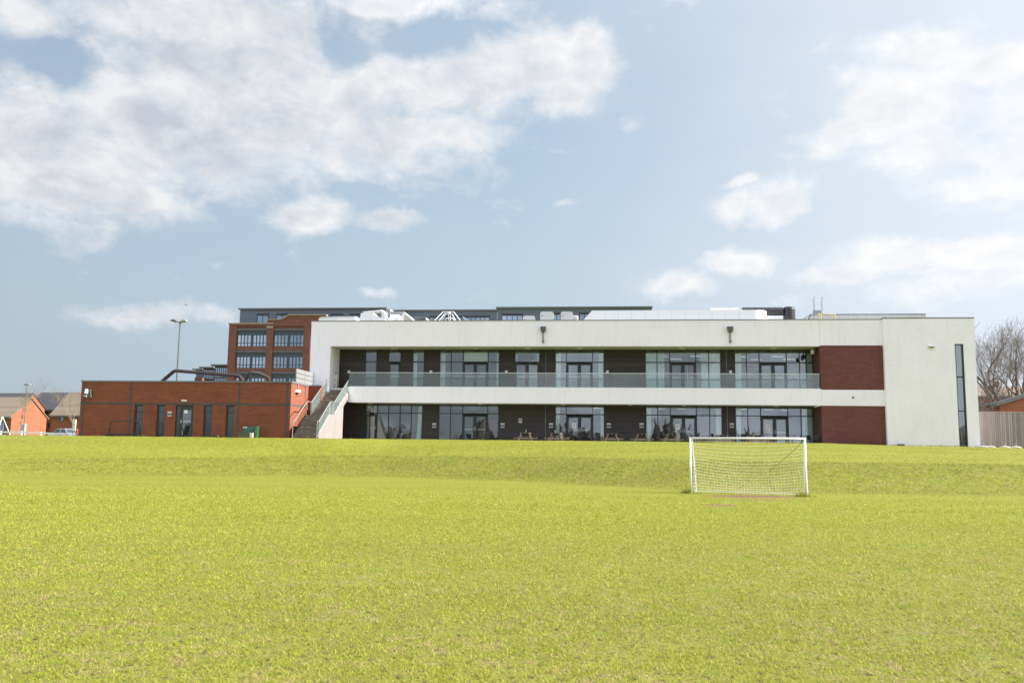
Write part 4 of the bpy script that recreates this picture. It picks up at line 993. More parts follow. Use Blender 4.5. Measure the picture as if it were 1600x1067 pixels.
for i, x in enumerate((821, 869.5, 956, 1003, 1048.5, 1128, 1183)):
    o = T0 if i == 0 else copy_tree(T0)
    o['label'] = labs[i]; a = ux(x, 684, -1.1); o.matrix_world = BF.m @ Matrix.Translation((a, -1.1, 2.055)) @ Matrix.Rotation(R([2, -3, 1, -2, 3, 0, -4][i]), 4, 'Z'); tabs.append(a)
for a, m_, lab in ((tabs[0] + .05, 'lgreen', 'small green beaker standing on the first picnic table'), (tabs[1] - .1, 'green', 'dark green pot standing on the second picnic table')):
    q = MB(); z = 2.815; q.tube([(a, -1.5, z), (a, -1.5, z + .14), (a, -1.5, z + .2)], [.06, .08, .05], 10); tag(q.build('beaker', M[m_], frame=BF), lab, 'cup')
def chair(base, rz, lab):
    t_ = thing('black_chair', lab, 'chair', (0, 0, 0), WORLD, 'black chairs by the tables')
    q = MB(); q.box(-.21, .21, -.2, .2, .42, .45); q.build('seat', M['black'], t_, bevel=.01)
    q = MB(); q.box(-.20, .20, .17, .20, .50, .86, Matrix.Rotation(R(-8), 3, 'X')); q.build('backrest', M['black'], t_, bevel=.01)
    for sx in (-1, 1):
        for sy in (-1, 1): q = MB(); q.tube([(sx * .19, sy * .18, .42), (sx * .22, sy * .23, 0)], .014, 6); q.build('leg', M['black'], t_)
        q = MB(); q.tube([(sx * .23, .2, .66), (sx * .24, -.16, .66), (sx * .22, -.18, .44)], .014, 6); q.build('armrest', M['black'], t_)
    t_.matrix_world = BF.m @ Matrix.Translation(Vector(base)) @ Matrix.Rotation(rz, 4, 'Z'); return t_
for x, dd, rz, lab in ((883.5, -.3, .6, 'black chair beside the picnic table with the dark green pot'), (935.5, -.2, 2.6, 'black chair against the glazing, just before the third picnic table'), (1117, -.6, 1.9, 'black chair beside the table half hidden by the goal'),
                       (1164, -.7, 2.4, 'black chair beside the picnic table nearest the red brick panel'), (1267, 1.2, 2.0, 'black chair tucked into the corner by the red brick return'), (1275, .5, 2.9, 'black chair standing out from the corner by the red brick return')):
    chair((ux(x, 684, dd), dd, 2.055), rz, lab)

# ------------------------------------------------------------------ football goal
L0, R0 = Vector((gl.x, gl.y, 0)), Vector((gr.x, gr.y, 0)); ax = (R0 - L0).normalized(); bk_ = Vector((-ax.y, ax.x, 0)); GH, GD = 2.13, 1.05; W_ = (R0 - L0).length
GFm = Frame(L0, math.atan2(ax.y, ax.x))
goal = thing('football_goal', 'white football goal with a sagging white net standing on the grass', 'goal', (0, 0, 0), GFm)
for x in (0, W_): q = MB(); q.tube([(x, 0, -.1), (x, 0, GH)], .037, 14); q.build('post', M['white'], goal, smooth=True)
q = MB(); q.tube([(-.046, 0, GH), (W_ + .046, 0, GH)], .037, 14); q.build('crossbar', M['white'], goal, smooth=True)
q = MB()
for x in (.02, W_ - .02): q.tube([(x, .03, GH - .02), (x, .30, GH - .06), (x, GD, .04), (x, 0, .03)], .016, 6)
q.tube([(.02, GD, .04), (W_ - .02, GD, .04)], .016, 6); q.build('back_frame', M['white'], goal)
net = MB(); rc = .0037; nu, nv_ = 36, 18
def gp(i, j):
    s, t = i / nu, j / nv_; x = W_ * (.01 + .98 * s); sag = math.sin(math.pi * s)
    y = .02 + GD * (1 - (1 - t) ** 1.7) * .98 + .05 * math.sin(i * .9 + j * .4) * t * (1 - t)
    z = (GH - .02) * (1 - t) ** (1.0 + .22 * sag) + .04
    z -= .12 * sag * math.sin(math.pi * t) * (1 - t) * .8; x += .03 * math.sin(j * .8 + i * .3) * math.sin(math.pi * t)
    return Vector((x, y + .14 * sag * math.sin(math.pi * t), max(z, .02)))
for i in range(nu + 1): net.tube([gp(i, j) for j in range(nv_ + 1)], rc, 3, False)
for j in range(nv_ + 1): net.tube([gp(i, j) for i in range(nu + 1)], rc if j else .012, 3, False)
for sx, xx in ((0, W_ * .01), (1, W_ * .99)):                # side nets
    for k in range(1, 7):
        t = k / 7; yb = GD * t; pts = []
        zt_ = (GH - .02) * (1 - t ** (1 / 1.0)) ** .55 if t < 1 else 0
        for m_ in range(7): pts.append(Vector((xx + (.05 if not sx else -.05) * math.sin(math.pi * m_ / 6), yb * .98, zt_ * m_ / 6 + .03)))
        net.tube(pts, rc, 3, False)
    for k in range(1, 16):
        z = GH * k / 16; lim = 0
        tt = np.linspace(0, 1, 60); best = 0
        for t in tt:
            zz_ = (GH - .02) * (1 - t) + .04
            if zz_ >= z: best = GD * (1 - (1 - t) ** 1.7) * .98
        net.tube([Vector((xx, 0, z)), Vector((xx + (.04 if not sx else -.04), best * .5, z - .02)), Vector((xx, best, z))], rc, 3, False)
net.build('net', M['net'], goal, uv=False)
q = MB(); q.tube([(W_ - .05, .06, GH - .08), (W_ - .55, .35, GH - .55), (W_ - 1.35, .62, GH - 1.22)], .008, 5); q.build('loose_cord', M['dgrey'], goal)

# ------------------------------------------------------------------ plant on the main roof (stands on the roof slab at 10.9)
RZ = 10.9
def px_poly(pts, dd): return [uz(x, y, dd) for x, y in pts]
def rooft(name, lab, cat, x, dd): return thing(name, lab, cat, (ux(x, 500, dd), dd, RZ), BF)
# long curved enclosure
dd = 4.0; a, b = ux(905, 500, dd), ux(1201, 495, dd); zt = zz(1050, 484.3, dd)
en = rooft('plant_enclosure', 'long white rounded plant enclosure with sloping end on the main roof', 'roof plant', 1050, dd)
q = MB(); s_ = ux(925, 485, dd)
prof = [(a - .6, RZ), (s_, zt), (b - .95, zt)]
pl = [(a - .6, RZ)]; n = len(q.v)
# plan with a rounded end
plan = [(s_, dd), (b - 1.0, dd)] + [(b - 1.0 + 1.0 * math.sin(t * math.pi / 16), dd + 1.0 - 1.0 * math.cos(t * math.pi / 16)) for t in range(1, 9)] + [(b, dd + 5), (s_, dd + 5)]
q.prism(plan, 'z', RZ, zt - .02)
q.prism([(a - .6, RZ), (s_, RZ), (s_, zt - .02)], 'y', dd + .01, dd + 4.99); q.build('body', M['white'], en)
q = MB()
for i in range(1, 12): x_ = s_ + (b - 1.2 - s_) * i / 12; q.box(x_ - .01, x_ + .01, dd - .006, dd, RZ, zt - .04)
q.build('panel_joint', M['offwhite'], en)
q = MB(); a1, b1 = ux(1110, 481, dd + 1), ux(1155, 481, dd + 1); q.box(a1, b1, dd + 1, dd + 3, zt - .02, zz(1130, 480.8, dd + 1)); q.build('top_cover', M['offwhite'], en)
# black duct
dd = 6.0; bd = rooft('black_roof_duct', 'large black insulated duct turning down beside the white enclosure', 'duct', 1230, dd)
P = [uz(1160, 488.5, dd), uz(1233, 488, dd)]; q = MB(); r_ = .36; xa, xb = P[0][0], ux(1233, 488, dd)
zc_ = zz(1200, 487, dd)
pts = [(xa, dd, zc_), (xb - .5, dd, zc_)] ; q.tube(pts, r_, 16); q.build('run', M['blackduct'], bd, smooth=False)
r2 = .47; zt = zz(1233, 480, dd); q = MB(); q.tube([(xb, dd, RZ), (xb, dd, zt - .22), (xb, dd, zt - .06), (xb, dd, zt)], [r2, r2, r2 * .93, r2 * .8], 20); q.build('drop', M['blackduct'], bd)
q = MB()
for i in range(5): x_ = xa + .4 + i * .55; q.tube([(x_, dd, zc_), (x_ + .04, dd, zc_)], r_ + .012, 16)
q.build('collar', M['blackduct'], bd)
q = MB(); a, z = uz(1201, 493.5, 5); b = ux(1223, 493, 5); q.box(a - .3, b, 4.9, 6, RZ, z); tag(q.build('white_plinth', M['white'], frame=BF), 'low white plinth under the large black roof duct', 'plinth')
# condenser units
for i, (x0, x1, y0, lab) in enumerate(((817, 836, 493.3, 'small pale condenser unit, lowest of the row on the roof'), (844, 865, 486.8, 'tall pale condenser unit with a rounded top nearest the small one'), (876, 895, 486.8, 'tall pale condenser unit with a rounded top beside the white enclosure'))):
    dd = 3.0; a, z = uz(x0, y0, dd); b = ux(x1, y0, dd); t_ = thing('condenser_unit', lab, 'air conditioner', ((a + b) / 2, dd, RZ), BF, 'condenser units on the roof')
    q = MB(); q.prism([(a, RZ), (a, z - .14), (a + .07, z - .03), (a + .2, z), (b - .2, z), (b - .07, z - .03), (b, z - .14), (b, RZ)], 'y', dd, dd + .9); q.build('casing', M['offwhite'], t_)
    q = MB(); c_ = b - .012 if i else b - .012; q.box(b - .05, b + .004, dd + .1, dd + .8, RZ, z - .15); q.build('side_grille', M['dgrey'], t_)
    q = MB(); q.box(a + .12, a + .20, dd - .01, dd, z - .38, z - .31); q.build('badge', M['red'], t_)
q = MB(); a, z = uz(895, 487.5, 4.2); a += 0; z = zz(895, 493, 4.2); b = ux(903, 493, 4.2); q.box(a, b, 4.2, 4.9, RZ, z); tag(q.build('vent_box', M['offwhite'], frame=BF, bevel=.04), 'small pale vent box between the tall condenser and the white enclosure', 'vent')
# skylight frame with a ball finial
dd = 3.5; sk = rooft('pyramid_roof_frame', 'white tubular pyramid frame with a round white ball on top', 'roof frame', 700, dd)
def PZ(x, y, d_): a, z = uz(x, y, d_); return Vector((a, d_, z))
ball = PZ(702, 489, dd); q = MB()
for (x0, d_0, xk, yk) in ((678, dd - .4, 692, 487.4), (685, dd - .2, 695, 490), (689, dd, 697, 490.5), (720, dd - .4, 709, 487.4), (712.5, dd + .3, 706, 490)):
    q.tube([PZ(x0, 502, d_0), PZ(xk, yk, dd), PZ(702, yk, dd)], .035, 6)
for x_ in (701, 703.5): q.tube([PZ(x_, 502, dd), PZ(x_, 490, dd)], .03, 6)
q.tube([PZ(694, 502, dd + 1), PZ(698, 497, dd + .6), PZ(707, 497, dd + .6), PZ(711, 502, dd + 1)], .03, 6)
q.build('tubes', M['white'], sk); MB().ball(ball + Vector((0, 0, .0)), .10, 12).build('ball', M['white'], sk, smooth=True)
# white housings and sloped hoods
def slab(name, lab, cat, parts):
    t_ = None
    for (nm, mt, poly, d0, d1) in parts:
        if t_ is None: t_ = thing(name, lab, cat, (uz(*poly[0], d0)[0], d0, RZ), BF)
        q = MB(); q.prism([(uz(x, y, d0)[0], max(uz(x, y, d0)[1], RZ)) for x, y in poly], 'y', d0, d1); q.build(nm, M[mt], t_)
    return t_
slab('roof_hood', 'white roof housing with a flat tilted lid and rounded side cowl', 'roof plant', [
    ('body', 'white', [(561, 503), (564, 489), (583, 489), (590, 503)], 3.0, 4.0), ('lid', 'white', [(567, 486.8), (597, 484), (597.5, 486), (567, 487.8)], 4.5, 6.2), ('upright', 'offwhite', [(596, 503), (596, 486), (601, 489), (603.5, 503)], 4.6, 5.4),
    ('cowl', 'white', [(581, 503), (582, 489.5), (585, 491), (590, 495), (600, 497), (606, 503)], 2.4, 2.9), ('side', 'mgrey', [(584, 503), (585, 487.5), (597, 486), (597, 503)], 5.6, 6.0)])
slab('sloped_roof_hood', 'white open sided sloping hood leaning over the roof edge', 'roof plant', [
    ('slope', 'white', [(629, 488), (632, 487.8), (650, 503), (646, 503)], 2.6, 4.2), ('back_slope', 'white', [(623, 503), (630, 488), (633, 490), (627, 503)], 2.7, 2.9), ('inner_wall', 'cream', [(630, 503), (631, 491), (645, 503)], 3.6, 3.8), ('flat_top', 'mgrey', [(608, 489), (611, 486.5), (631, 486.5), (630, 489)], 4.4, 5.4)])
slab('grey_roof_fin', 'pale pointed roof fin standing between the white housings', 'roof plant', [('fin', 'mgrey', [(602, 503), (602.5, 481.5), (609.5, 484), (610, 503)], 7.0, 7.4), ('foot', 'mgrey', [(600, 503), (600, 499), (612, 499), (612, 503)], 6.8, 7.0)])
slab('dark_louvre_box', 'dark louvred box with a pale sloping end on the roof', 'roof plant', [('box', 'dgrey', [(649, 503), (649, 496.3), (664.5, 496.3), (664.5, 503)], 3.0, 4.0), ('end', 'white', [(665, 503), (665, 496.3), (667, 497.5), (672, 503)], 3.0, 4.0), ('top', 'mgrey', [(648.5, 496.3), (648.5, 495.6), (665, 495.6), (665, 496.3)], 2.95, 4.05)])
slab('small_roof_fin', 'small pale tilted flap next to the pyramid frame on the roof', 'roof plant', [('flap', 'offwhite', [(722, 494), (724, 494.5), (735, 503), (730, 503)], 3.2, 4.4), ('stay', 'mgrey', [(724, 503), (724.5, 496), (725, 496), (725, 503)], 3.6, 3.7)])
slab('low_white_parapet', 'low white rounded kerb along the roof behind the stair end', 'roof kerb', [('kerb', 'white', [(498, 503), (498, 498), (502, 495.5), (555, 494.5), (555, 503)], 5.0, 9.0), ('cap', 'offwhite', [(498, 496), (502, 495), (555, 494.0), (555, 495)], 4.95, 5.2)])
slab('rolled_roof_kerb', 'low white curved hump on the roof before the sloped hood', 'roof kerb', [('hump', 'white', [(604, 503), (608, 496), (622, 497), (626, 503)], 3.0, 4.0), ('lip', 'white', [(618, 503), (619, 495.8), (621, 496), (626, 503)], 2.5, 2.95)])
# raised roof block, yellow rail and hooped ladder at the far end
dd = 8.0; a, b = ux(1266, 492, dd), ux(1446, 492, dd); zt = zz(1350, 490.5, dd); rb = rooft('raised_roof_block', 'long low pale roof block with a dark edge above the brick panels', 'roof block', 1350, dd)
q = MB(); q.prism([(a - .9, RZ), (a, zt - .06), (b, zt - .06), (b, RZ)], 'y', dd, dd + 4); q.build('body', M['offwhite'], rb)
q = MB(); q.box(a, b + .04, dd - .04, dd + 4.04, zt - .06, zt); q.bar((a - .9, dd - .03, RZ + .02), (a, dd - .03, zt - .05), .05, .07); q.build('edge', M['coping'], rb)
q = MB(); 
for s_ in range(6): x_ = a + (b - a) * (.25 + .08 * s_); q.box(x_, x_ + .05, dd - .02, dd, zt - .30, zt - .26)
q.build('fixings', M['coping'], rb)
yr = rooft('yellow_guard_rail', 'yellow painted guard rail at the top of the roof ladder', 'rail', 1285, 5); q = MB()
A_ = lambda x, y, d_=5.0: PZ(x, y, d_)
for p0, p1 in (((1273, 498), (1283, 490.5)), ((1283, 490.5), (1283, 503)), ((1283, 490.5, 6.5), (1306, 491, 6.5)), ((1283, 496, 6.5), (1306, 496.3, 6.5)), ((1305, 491, 6.5), (1305, 503, 6.5)), ((1279, 490), (1283, 494)), ((1283, 490.5), (1283, 490.5, 6.5))): q.tube([A_(*p0), A_(*p1)], .028, 6)
q.build('rails', M['yellow'], yr); q = MB(); q.box(*(lambda c: (c.x - .06, c.x + .06, c.y - .06, c.y + .06, RZ, RZ + .1))(A_(1283, 500))); q.build('foot_plate', M['yellow'], yr)
ld = rooft('hooped_ladder_stiles', 'pair of tall thin pale ladder stiles rising above the roof edge', 'ladder', 1277, 6)
for x_ in (1270.5, 1283.2):
    q = MB(); p0, p1 = PZ(x_, 503, 6.4), PZ(x_ + .2, 467, 6.4); e0 = PZ(x_ + 2.4, 463.5, 6.4); e1 = PZ(x_ + 2.2, 503, 6.4)
    q.tube([p0, p1, e0, e1], .020, 6)
    for k in range(4): z = p0.z + (p1.z - p0.z) * (.35 + .17 * k); q.tube([(p0.x, 6.4, z), (e1.x, 6.4, z + .06)], .014, 5)
    q.build('stile', M['mgrey'], ld)
q = MB(); c_ = PZ(1277, 487.3, 6.3); q.box(c_.x - .28, c_.x + .28, 6.2, 6.5, c_.z - .12, c_.z + .12); q.build('platform', M['mgrey'], ld)
# ------------------------------------------------------------------ old brick works with a grey upper storey, far behind
MD = 90.0
def bu(x, y=540, d=MD): return ux(x, y, d)
def bz(x, y, d=MD): return zz(x, y, d)
ml = thing('brick_office_block', 'tall red brick former works with large blue grey windows behind the brick block', 'building', (bu(420), MD, 0), BF)
xl = bu(357.5, 520); P1 = (bu(368.5), bu(415.5)); P2 = (bu(426), bu(473.5)); xr = bu(560)
rows = [(bz(420, 541.5), bz(420, 516.5)), (bz(420, 575.5), bz(420, 550.8)), (bz(420, 609), bz(420, 584))]
top = bz(390, 505.5)
q = MB(); zlist = []
for i, (a, b) in enumerate(rows):
    up = top - .5 if i == 0 else rows[i - 1][0]
    q.box(P1[0], P1[1], MD + .25, MD + .8, b, up); q.box(P2[0], P2[1], MD + .25, MD + .8, b, up)
q.box(P1[0], P1[1], MD + .25, MD + .8, 0, rows[2][0]); q.box(P2[0], P2[1], MD + .25, MD + .8, 0, rows[2][0])
for a, b in ((xl, P1[0]), (P1[1], P2[0]), (P2[1], P2[1] + 1.3)): q.box(a, b, MD, MD + .9, 0, top - .5)
q.box(xl, P1[1] + 1.1, MD + .01, MD + .9, top - .5, top - .12)
zA, zB = bz(430, 499.8), bz(480, 492.8)
pr = [(bu(417.6, 500), top - .5), (bu(417.6, 500), zA), (bu(438, 500), zA)] + [(bu(438, 500) + (bu(453, 495) - bu(438, 500)) * t / 6, zA + (zB - zA) * sm(t / 6)) for t in range(1, 7)] + [(bu(510, 495), zB), (bu(510, 495), top - .5)]
q.prism(pr, 'y', MD + .02, MD + .85); q.box(P2[1] + 1.3, xr, MD + .3, MD + .9, 0, top - .5); q.box(xl, xl + .8, MD + .9, MD + 30, 0, top - .3)
q.build('brick_wall', M['mill'], ml)
q = MB(); q.box(xl - .15, P1[1] + 1.2, MD - .15, MD + .95, top - .12, top + .12); q.box(P1[1], P2[0], MD - .12, MD + .5, top - .9, top - .45)
for i in range(1, len(pr) - 2): q.bar((pr[i][0], MD + .4, pr[i][1] + .08), (pr[i + 1][0], MD + .4, pr[i + 1][1] + .08), 1.1, .2)
q.build('coping', M['stone'], ml)
q = MB()
for a, b in rows:
    for p in (P1, P2): q.box(p[0], p[1], MD + .12, MD + .6, b, b + .42)
q.build('lintel', M['lintel'], ml)
gr_ = random.Random(4)
for a, b in rows:
    for p in (P1, P2):
        f = MB(); wd = p[1] - p[0]; mid = (p[0] + p[1]) / 2; y0 = MD + .35
        f.box(p[0], p[0] + .12, y0, y0 + .2, a, b); f.box(p[1] - .12, p[1], y0, y0 + .2, a, b); f.box(mid - .22, mid + .22, y0 - .02, y0 + .2, a, b)
        f.box(p[0], p[1], y0 - .01, y0 + .2, a, a + .12); h = b - a; f.box(p[0], p[1], y0 - .008, y0 + .2, b - h * .27, b); f.box(p[0], p[1], y0 + .01, y0 + .2, a + h * .22, a + h * .22 + .10)
        for s_, e_ in ((p[0] + .12, mid - .22), (mid + .22, p[1] - .12)):
            for k in range(1, 4): x = s_ + (e_ - s_) * k / 4; f.box(x - .055, x + .055, y0 + .005, y0 + .2, a, b - h * .27)
        w_ = f.build('window', M['bframe'], ml); g_ = MB(); g_.box(p[0] + .1, p[1] - .1, y0 + .12, y0 + .14, a + .1, b - h * .2); g_.build('pane', M['mglass'], w_)
        bl = MB(); any_ = False
        for s_, e_ in ((p[0] + .12, mid - .22), (mid + .22, p[1] - .12)):
            for k in range(4):
                if gr_.random() < .34:
                    x0 = s_ + (e_ - s_) * k / 4 + .1; x1 = s_ + (e_ - s_) * (k + 1) / 4 - .1; drop = gr_.choice([.35, .72, 1.0]) * h * .70; any_ = True
                    bl.box(x0, x1, y0 + .25, y0 + .27, b - h * .27 - drop, b - h * .27)
        if any_: bl.build('blind', M['oblind'], w_)
q = MB(); q.box(xl + .8, xr, MD + 4, MD + 4.2, 0, top - 1); q.build('inner_wall', M['interior'], ml)
q = MB()
for x in (368.3 + 0, 408.6 + 8, 474): pass
def attic(lab, x0, x1, y, d, wins, zb):
    t_ = thing('grey_clad_storey', lab, 'building', (bu(x0, y, d), d, 0), BF, 'grey zinc upper storeys'); a, b = bu(x0, y, d), bu(x1, y, d); zt = bz((x0 + x1) / 2, y, d)
    q = MB(); q.box(a, b, d, d + 14, zb, zt - .25); q.build('clad_wall', M['zinc'], t_)
    q = MB(); q.box(a - .3, b + .3, d - .35, d + 14.3, zt - .25, zt); q.build('roof', M['coping'], t_)
    for (w0, w1, t0, t1) in wins:
        c0, c1 = bu(w0, t0, d), bu(w1, t0, d); z1, z0 = bz(w0, t0, d), bz(w0, t1, d); f = MB(); y0 = d - .08
        f.box(c0, c0 + .12, y0, d, z0, z1); f.box(c1 - .12, c1, y0, d, z0, z1); f.box(c0, c1, y0 - .01, d, z1 - .45, z1); f.box(c0, c1, y0 - .005, d, z0, z0 + .1)
        n = max(2, int((c1 - c0) / .95))
        for k in range(1, n): x = c0 + (c1 - c0) * k / n; f.box(x - .07, x + .07, y0 + .01, d, z0, z1 - .4)
        w_ = f.build('window', M['frame'], t_); g_ = MB(); g_.box(c0 + .05, c1 - .05, d - .04, d - .02, z0, z1 - .3); g_.build('pane', M['mglass'], w_)
        if (c1 - c0) > 2: g2_ = MB(); g2_.box(c0 + (c1 - c0) * .35, c0 + (c1 - c0) * .5, d - .018, d - .005, z0 + .2, z1 - .5); g2_.box(c0 + (c1 - c0) * .55, c0 + (c1 - c0) * .68, d - .018, d - .005, z0 + .2, z1 - .5); g2_.build('blind', M['blind'], w_)
    return t_
attic('grey zinc clad storey set back over the brick works with square windows', 375.5, 603, 481.2, MD + 6, [(402, 420, 490, 505), (432, 450, 490, 502), (518, 536, 490, 498), (547, 563, 490, 498)], 14)
attic('middle stretch of grey zinc storey behind the pyramid frame', 611, 777, 484, MD + 24, [(671, 765, 493.5, 503)], 10)
attic('grey zinc storey behind the condenser units, highest at its far end', 777.5, 1017, 479.3, MD + 10, [(784, 817, 490, 503), (864, 876, 488.5, 503), (905, 921, 488, 503)], 12)
q = MB(); a, b = bu(603.5, 490, MD + 7), bu(610, 490, MD + 7); q.box(a, b, MD + 7, MD + 20, 12, bz(606, 483, MD + 7)); tag(q.build('stair_tower', M['offwhite'], frame=BF), 'narrow pale tower between two stretches of the grey zinc storey', 'tower')
# stepped low glass wings
dd = 115.0
gw = thing('stepped_glass_wing', 'low blue glass wing with three stepping flat roofs beside the brick works', 'building', (bu(330, 580, dd), dd, 0), BF)
for i, (x0, x1, y0, y1) in enumerate(((300, 316, 575.8, 577.6), (311, 334, 572.8, 575.0), (329, 356, 569.0, 571.4))):
    d_ = dd + 3 - i * 3; a, b = bu(x0, y0, d_), bu(x1, y0, d_); z1, z0 = bz(x0, y0, d_), bz(x0, y1, d_)
    q = MB(); q.box(a, b, d_, d_ + 8, z0, z1); q.build('roof', M['coping'], gw)
    w0, w1 = bu(x0 + 4, 580, d_), bu(x1, 580, d_); f = MB(); zs = 5.0 if i else 5.0
    for k in range(8): x = w0 + (w1 - w0) * k / 7; f.box(x - .05, x + .05, d_ + .9, d_ + 1.1, zs, z0)
    for k in range(6): z = z0 - .2 - k * (z0 - zs) / 6; f.box(w0, w1, d_ + .92, d_ + 1.08, z - .12, z + .12)
    w_ = f.build('window', M['frame'], gw); g_ = MB(); g_.box(w0, w1, d_ + 1.0, d_ + 1.02, zs, z0); g_.build('pane', M['mglass'], w_); g_ = MB(); g_.box(w0, w1, d_ + 2, d_ + 2.2, 2, z0); g_.build('inner_wall', M['interior'], gw)
q = MB(); q.box(bu(304, 592, dd - 4), bu(316, 592, dd - 4), dd - 4, dd + 2, 2, bz(310, 590, dd - 4)); q.build('brick_base', M['mill'], gw)

# ------------------------------------------------------------------ floodlight mast
p0 = at(273.5, 640, 96); zt = at(277.5, 504, 96).z
fm = thing('floodlight_mast', 'tall slim floodlight mast with two lamps rising behind the brick block', 'lamp post', (p0.x, 96, 2))
q = MB(); q.tube([(p0.x, 96, 2), (p0.x, 96, 8), (p0.x, 96, zt)], [.13, .09, .06], 10); q.build('mast', M['dgrey'], fm)
q = MB(); q.tube([(p0.x - .55, 96, zt + .05), (p0.x + .55, 96, zt + .05)], .05, 8); q.tube([(p0.x, 96, zt - .1), (p0.x, 96, zt + .1)], .13, 8); q.build('crossarm', M['dgrey'], fm)
for s_, m_ in ((-.70, 'dgrey'), (.45, 'mgrey')):
    q = MB(); x = p0.x + s_; q.prism([(x - .42, zt + .18), (x - .35, zt + .25), (x + .05, zt + .35), (x + .27, zt + .30), (x + .30, zt + .10), (x + .05, zt + .07)], 'y', 95.75, 96.25); q.build('floodlight', M[m_], fm, bevel=.04)

# ------------------------------------------------------------------ houses beyond the rail
PHI = R(12); HR = Vector((math.cos(PHI), -math.sin(PHI), 0)); HB = Vector((math.sin(PHI), math.cos(PHI), 0))
def house(lab, corner, L, w, ze, zr, roofm, left=True, wins=(), chim=None, ov=.35, phi=None):
    """corner: front eave corner at the gable end that shows (left=False) or at the other end (left=True)"""
    rz = -(PHI if phi is None else phi); fr = Frame((corner.x, corner.y, 0), rz)
    x0, x1 = (0, L) if left else (-L, 0); t_ = thing('brick_house', lab, 'house', ((x0 + x1) / 2, 0, 1.6), fr, 'houses beyond the rail')
    q = MB(); q.box(x0, x1, 0, .3, 1.6, ze); q.box(x0, x1, w - .3, w, 1.6, ze)
    for a, b in ((x0, x0 + .3), (x1 - .3, x1)): q.prism([(.3, 1.6), (.3, ze), (w / 2, zr - .15 ), (w - .3, ze), (w - .3, 1.6)] if False else [(0, 1.6), (0, ze - .02), (w / 2, zr - .12), (w, ze - .02), (w, 1.6)], 'x', a - .003, b + .003)
    q.build('wall', M['hbrick'], t_)
    sl = (zr - ze) / (w / 2)
    q = MB(); ed = .12
    for s_ in (0, 1):
        y_e, y_r = (-ov, w / 2) if not s_ else (w + ov, w / 2)
        q.prism([(y_e, ze - ov * sl), (y_r, zr), (y_r, zr + .16), (y_e, ze - ov * sl + .16)], 'x', x0 - .15, x1 + .15)
    rf = q.build('roof', M[roofm], t_)
    q = MB(); q.box(x0 - .1, x1 + .1, -ov - .12, -ov, ze - ov * sl - .10, ze - ov * sl + .06); q.build('gutter', M['dgrey'], t_)
    for (a, b, z0, z1, kind) in wins:
        q = MB(); q.box(a, a + .07, -.04, .05, z0, z1); q.box(b - .07, b, -.04, .05, z0, z1); q.box(a, b, -.045, .05, z1 - .07, z1); q.box(a, b, -.06, .05, z0 - .02, z0 + .07)
        if kind == 'window': q.box((a + b) / 2 - .035, (a + b) / 2 + .035, -.04, .05, z0, z1)
        w_ = q.build(kind, M['frame'], t_); q = MB(); q.box(a + .07, b - .07, -.012, -.004, z0 + .05, z1 - .05); q.build('pane', M['mglass'], w_)
    if chim is not None: q = MB(); q.box(chim, chim + .6, w / 2 - .3, w / 2 + .3, zr - .4, zr + 1.0); q.build('chimney', M['hbrick'], rf)
    return t_, fr
def onf(corner, x, y, phi=None):
    ph = PHI if phi is None else phi; n_ = Vector((math.sin(ph), math.cos(ph), 0)); u_ = Vector((math.cos(ph), -math.sin(ph), 0))
    r = ray(x, y); t = corner.dot(n_) / r.dot(n_) if True else 0
    t = Vector((corner.x, corner.y, 0)).dot(n_) / Vector((r.x, r.y, 0)).dot(n_); P = r * t
    return (P - Vector((corner.x, corner.y, 0))).dot(u_), P.z + EYE
c = at(18, 651, 125); house('brick house with a sunlit orange gable and tan tiled roof', c, 15, 6.9, c.z + .1, at(47, 622, 128).z, 'tan', False, [(-1.9, -1.0, 3.3, 4.6, 'window'), (-5, -4.0, 3.3, 4.6, 'window')])
c = at(30, 636, 165); house('slate roofed house whose orange gable tip peeps over the sunlit gable', c, 16, 6.6, c.z, at(53, 615.3, 168).z, 'slate', False)
c = at(41, 639, 175)
wn_ = [(*sorted((onf(c, 65, 640)[0], onf(c, 75, 640)[0])), onf(c, 70, 648.5)[1], onf(c, 70, 640.5)[1], 'window'), (onf(c, 69.5, 665)[0], onf(c, 73.5, 665)[0], 1.9, onf(c, 71, 659)[1], 'door'), (onf(c, 75.5, 665)[0], onf(c, 80, 665)[0], onf(c, 77, 668)[1], onf(c, 77, 661)[1], 'window')]
house('house with a dark slate roof and small upstairs window between two tan roofs', c, 24, 7.6, c.z, at(64, 614, 178).z, 'slate', True, wn_)
c = at(80, 647.5, 150)
wn_ = [(onf(c, 95, 650)[0], onf(c, 100, 650)[0], onf(c, 97, 658.5)[1], onf(c, 97, 650)[1], 'window')]
house('house with a tan tiled roof and dark red wall next to the brick block', c, 16, 8.4, c.z, at(109, 614, 154).z, 'tan', True, wn_)

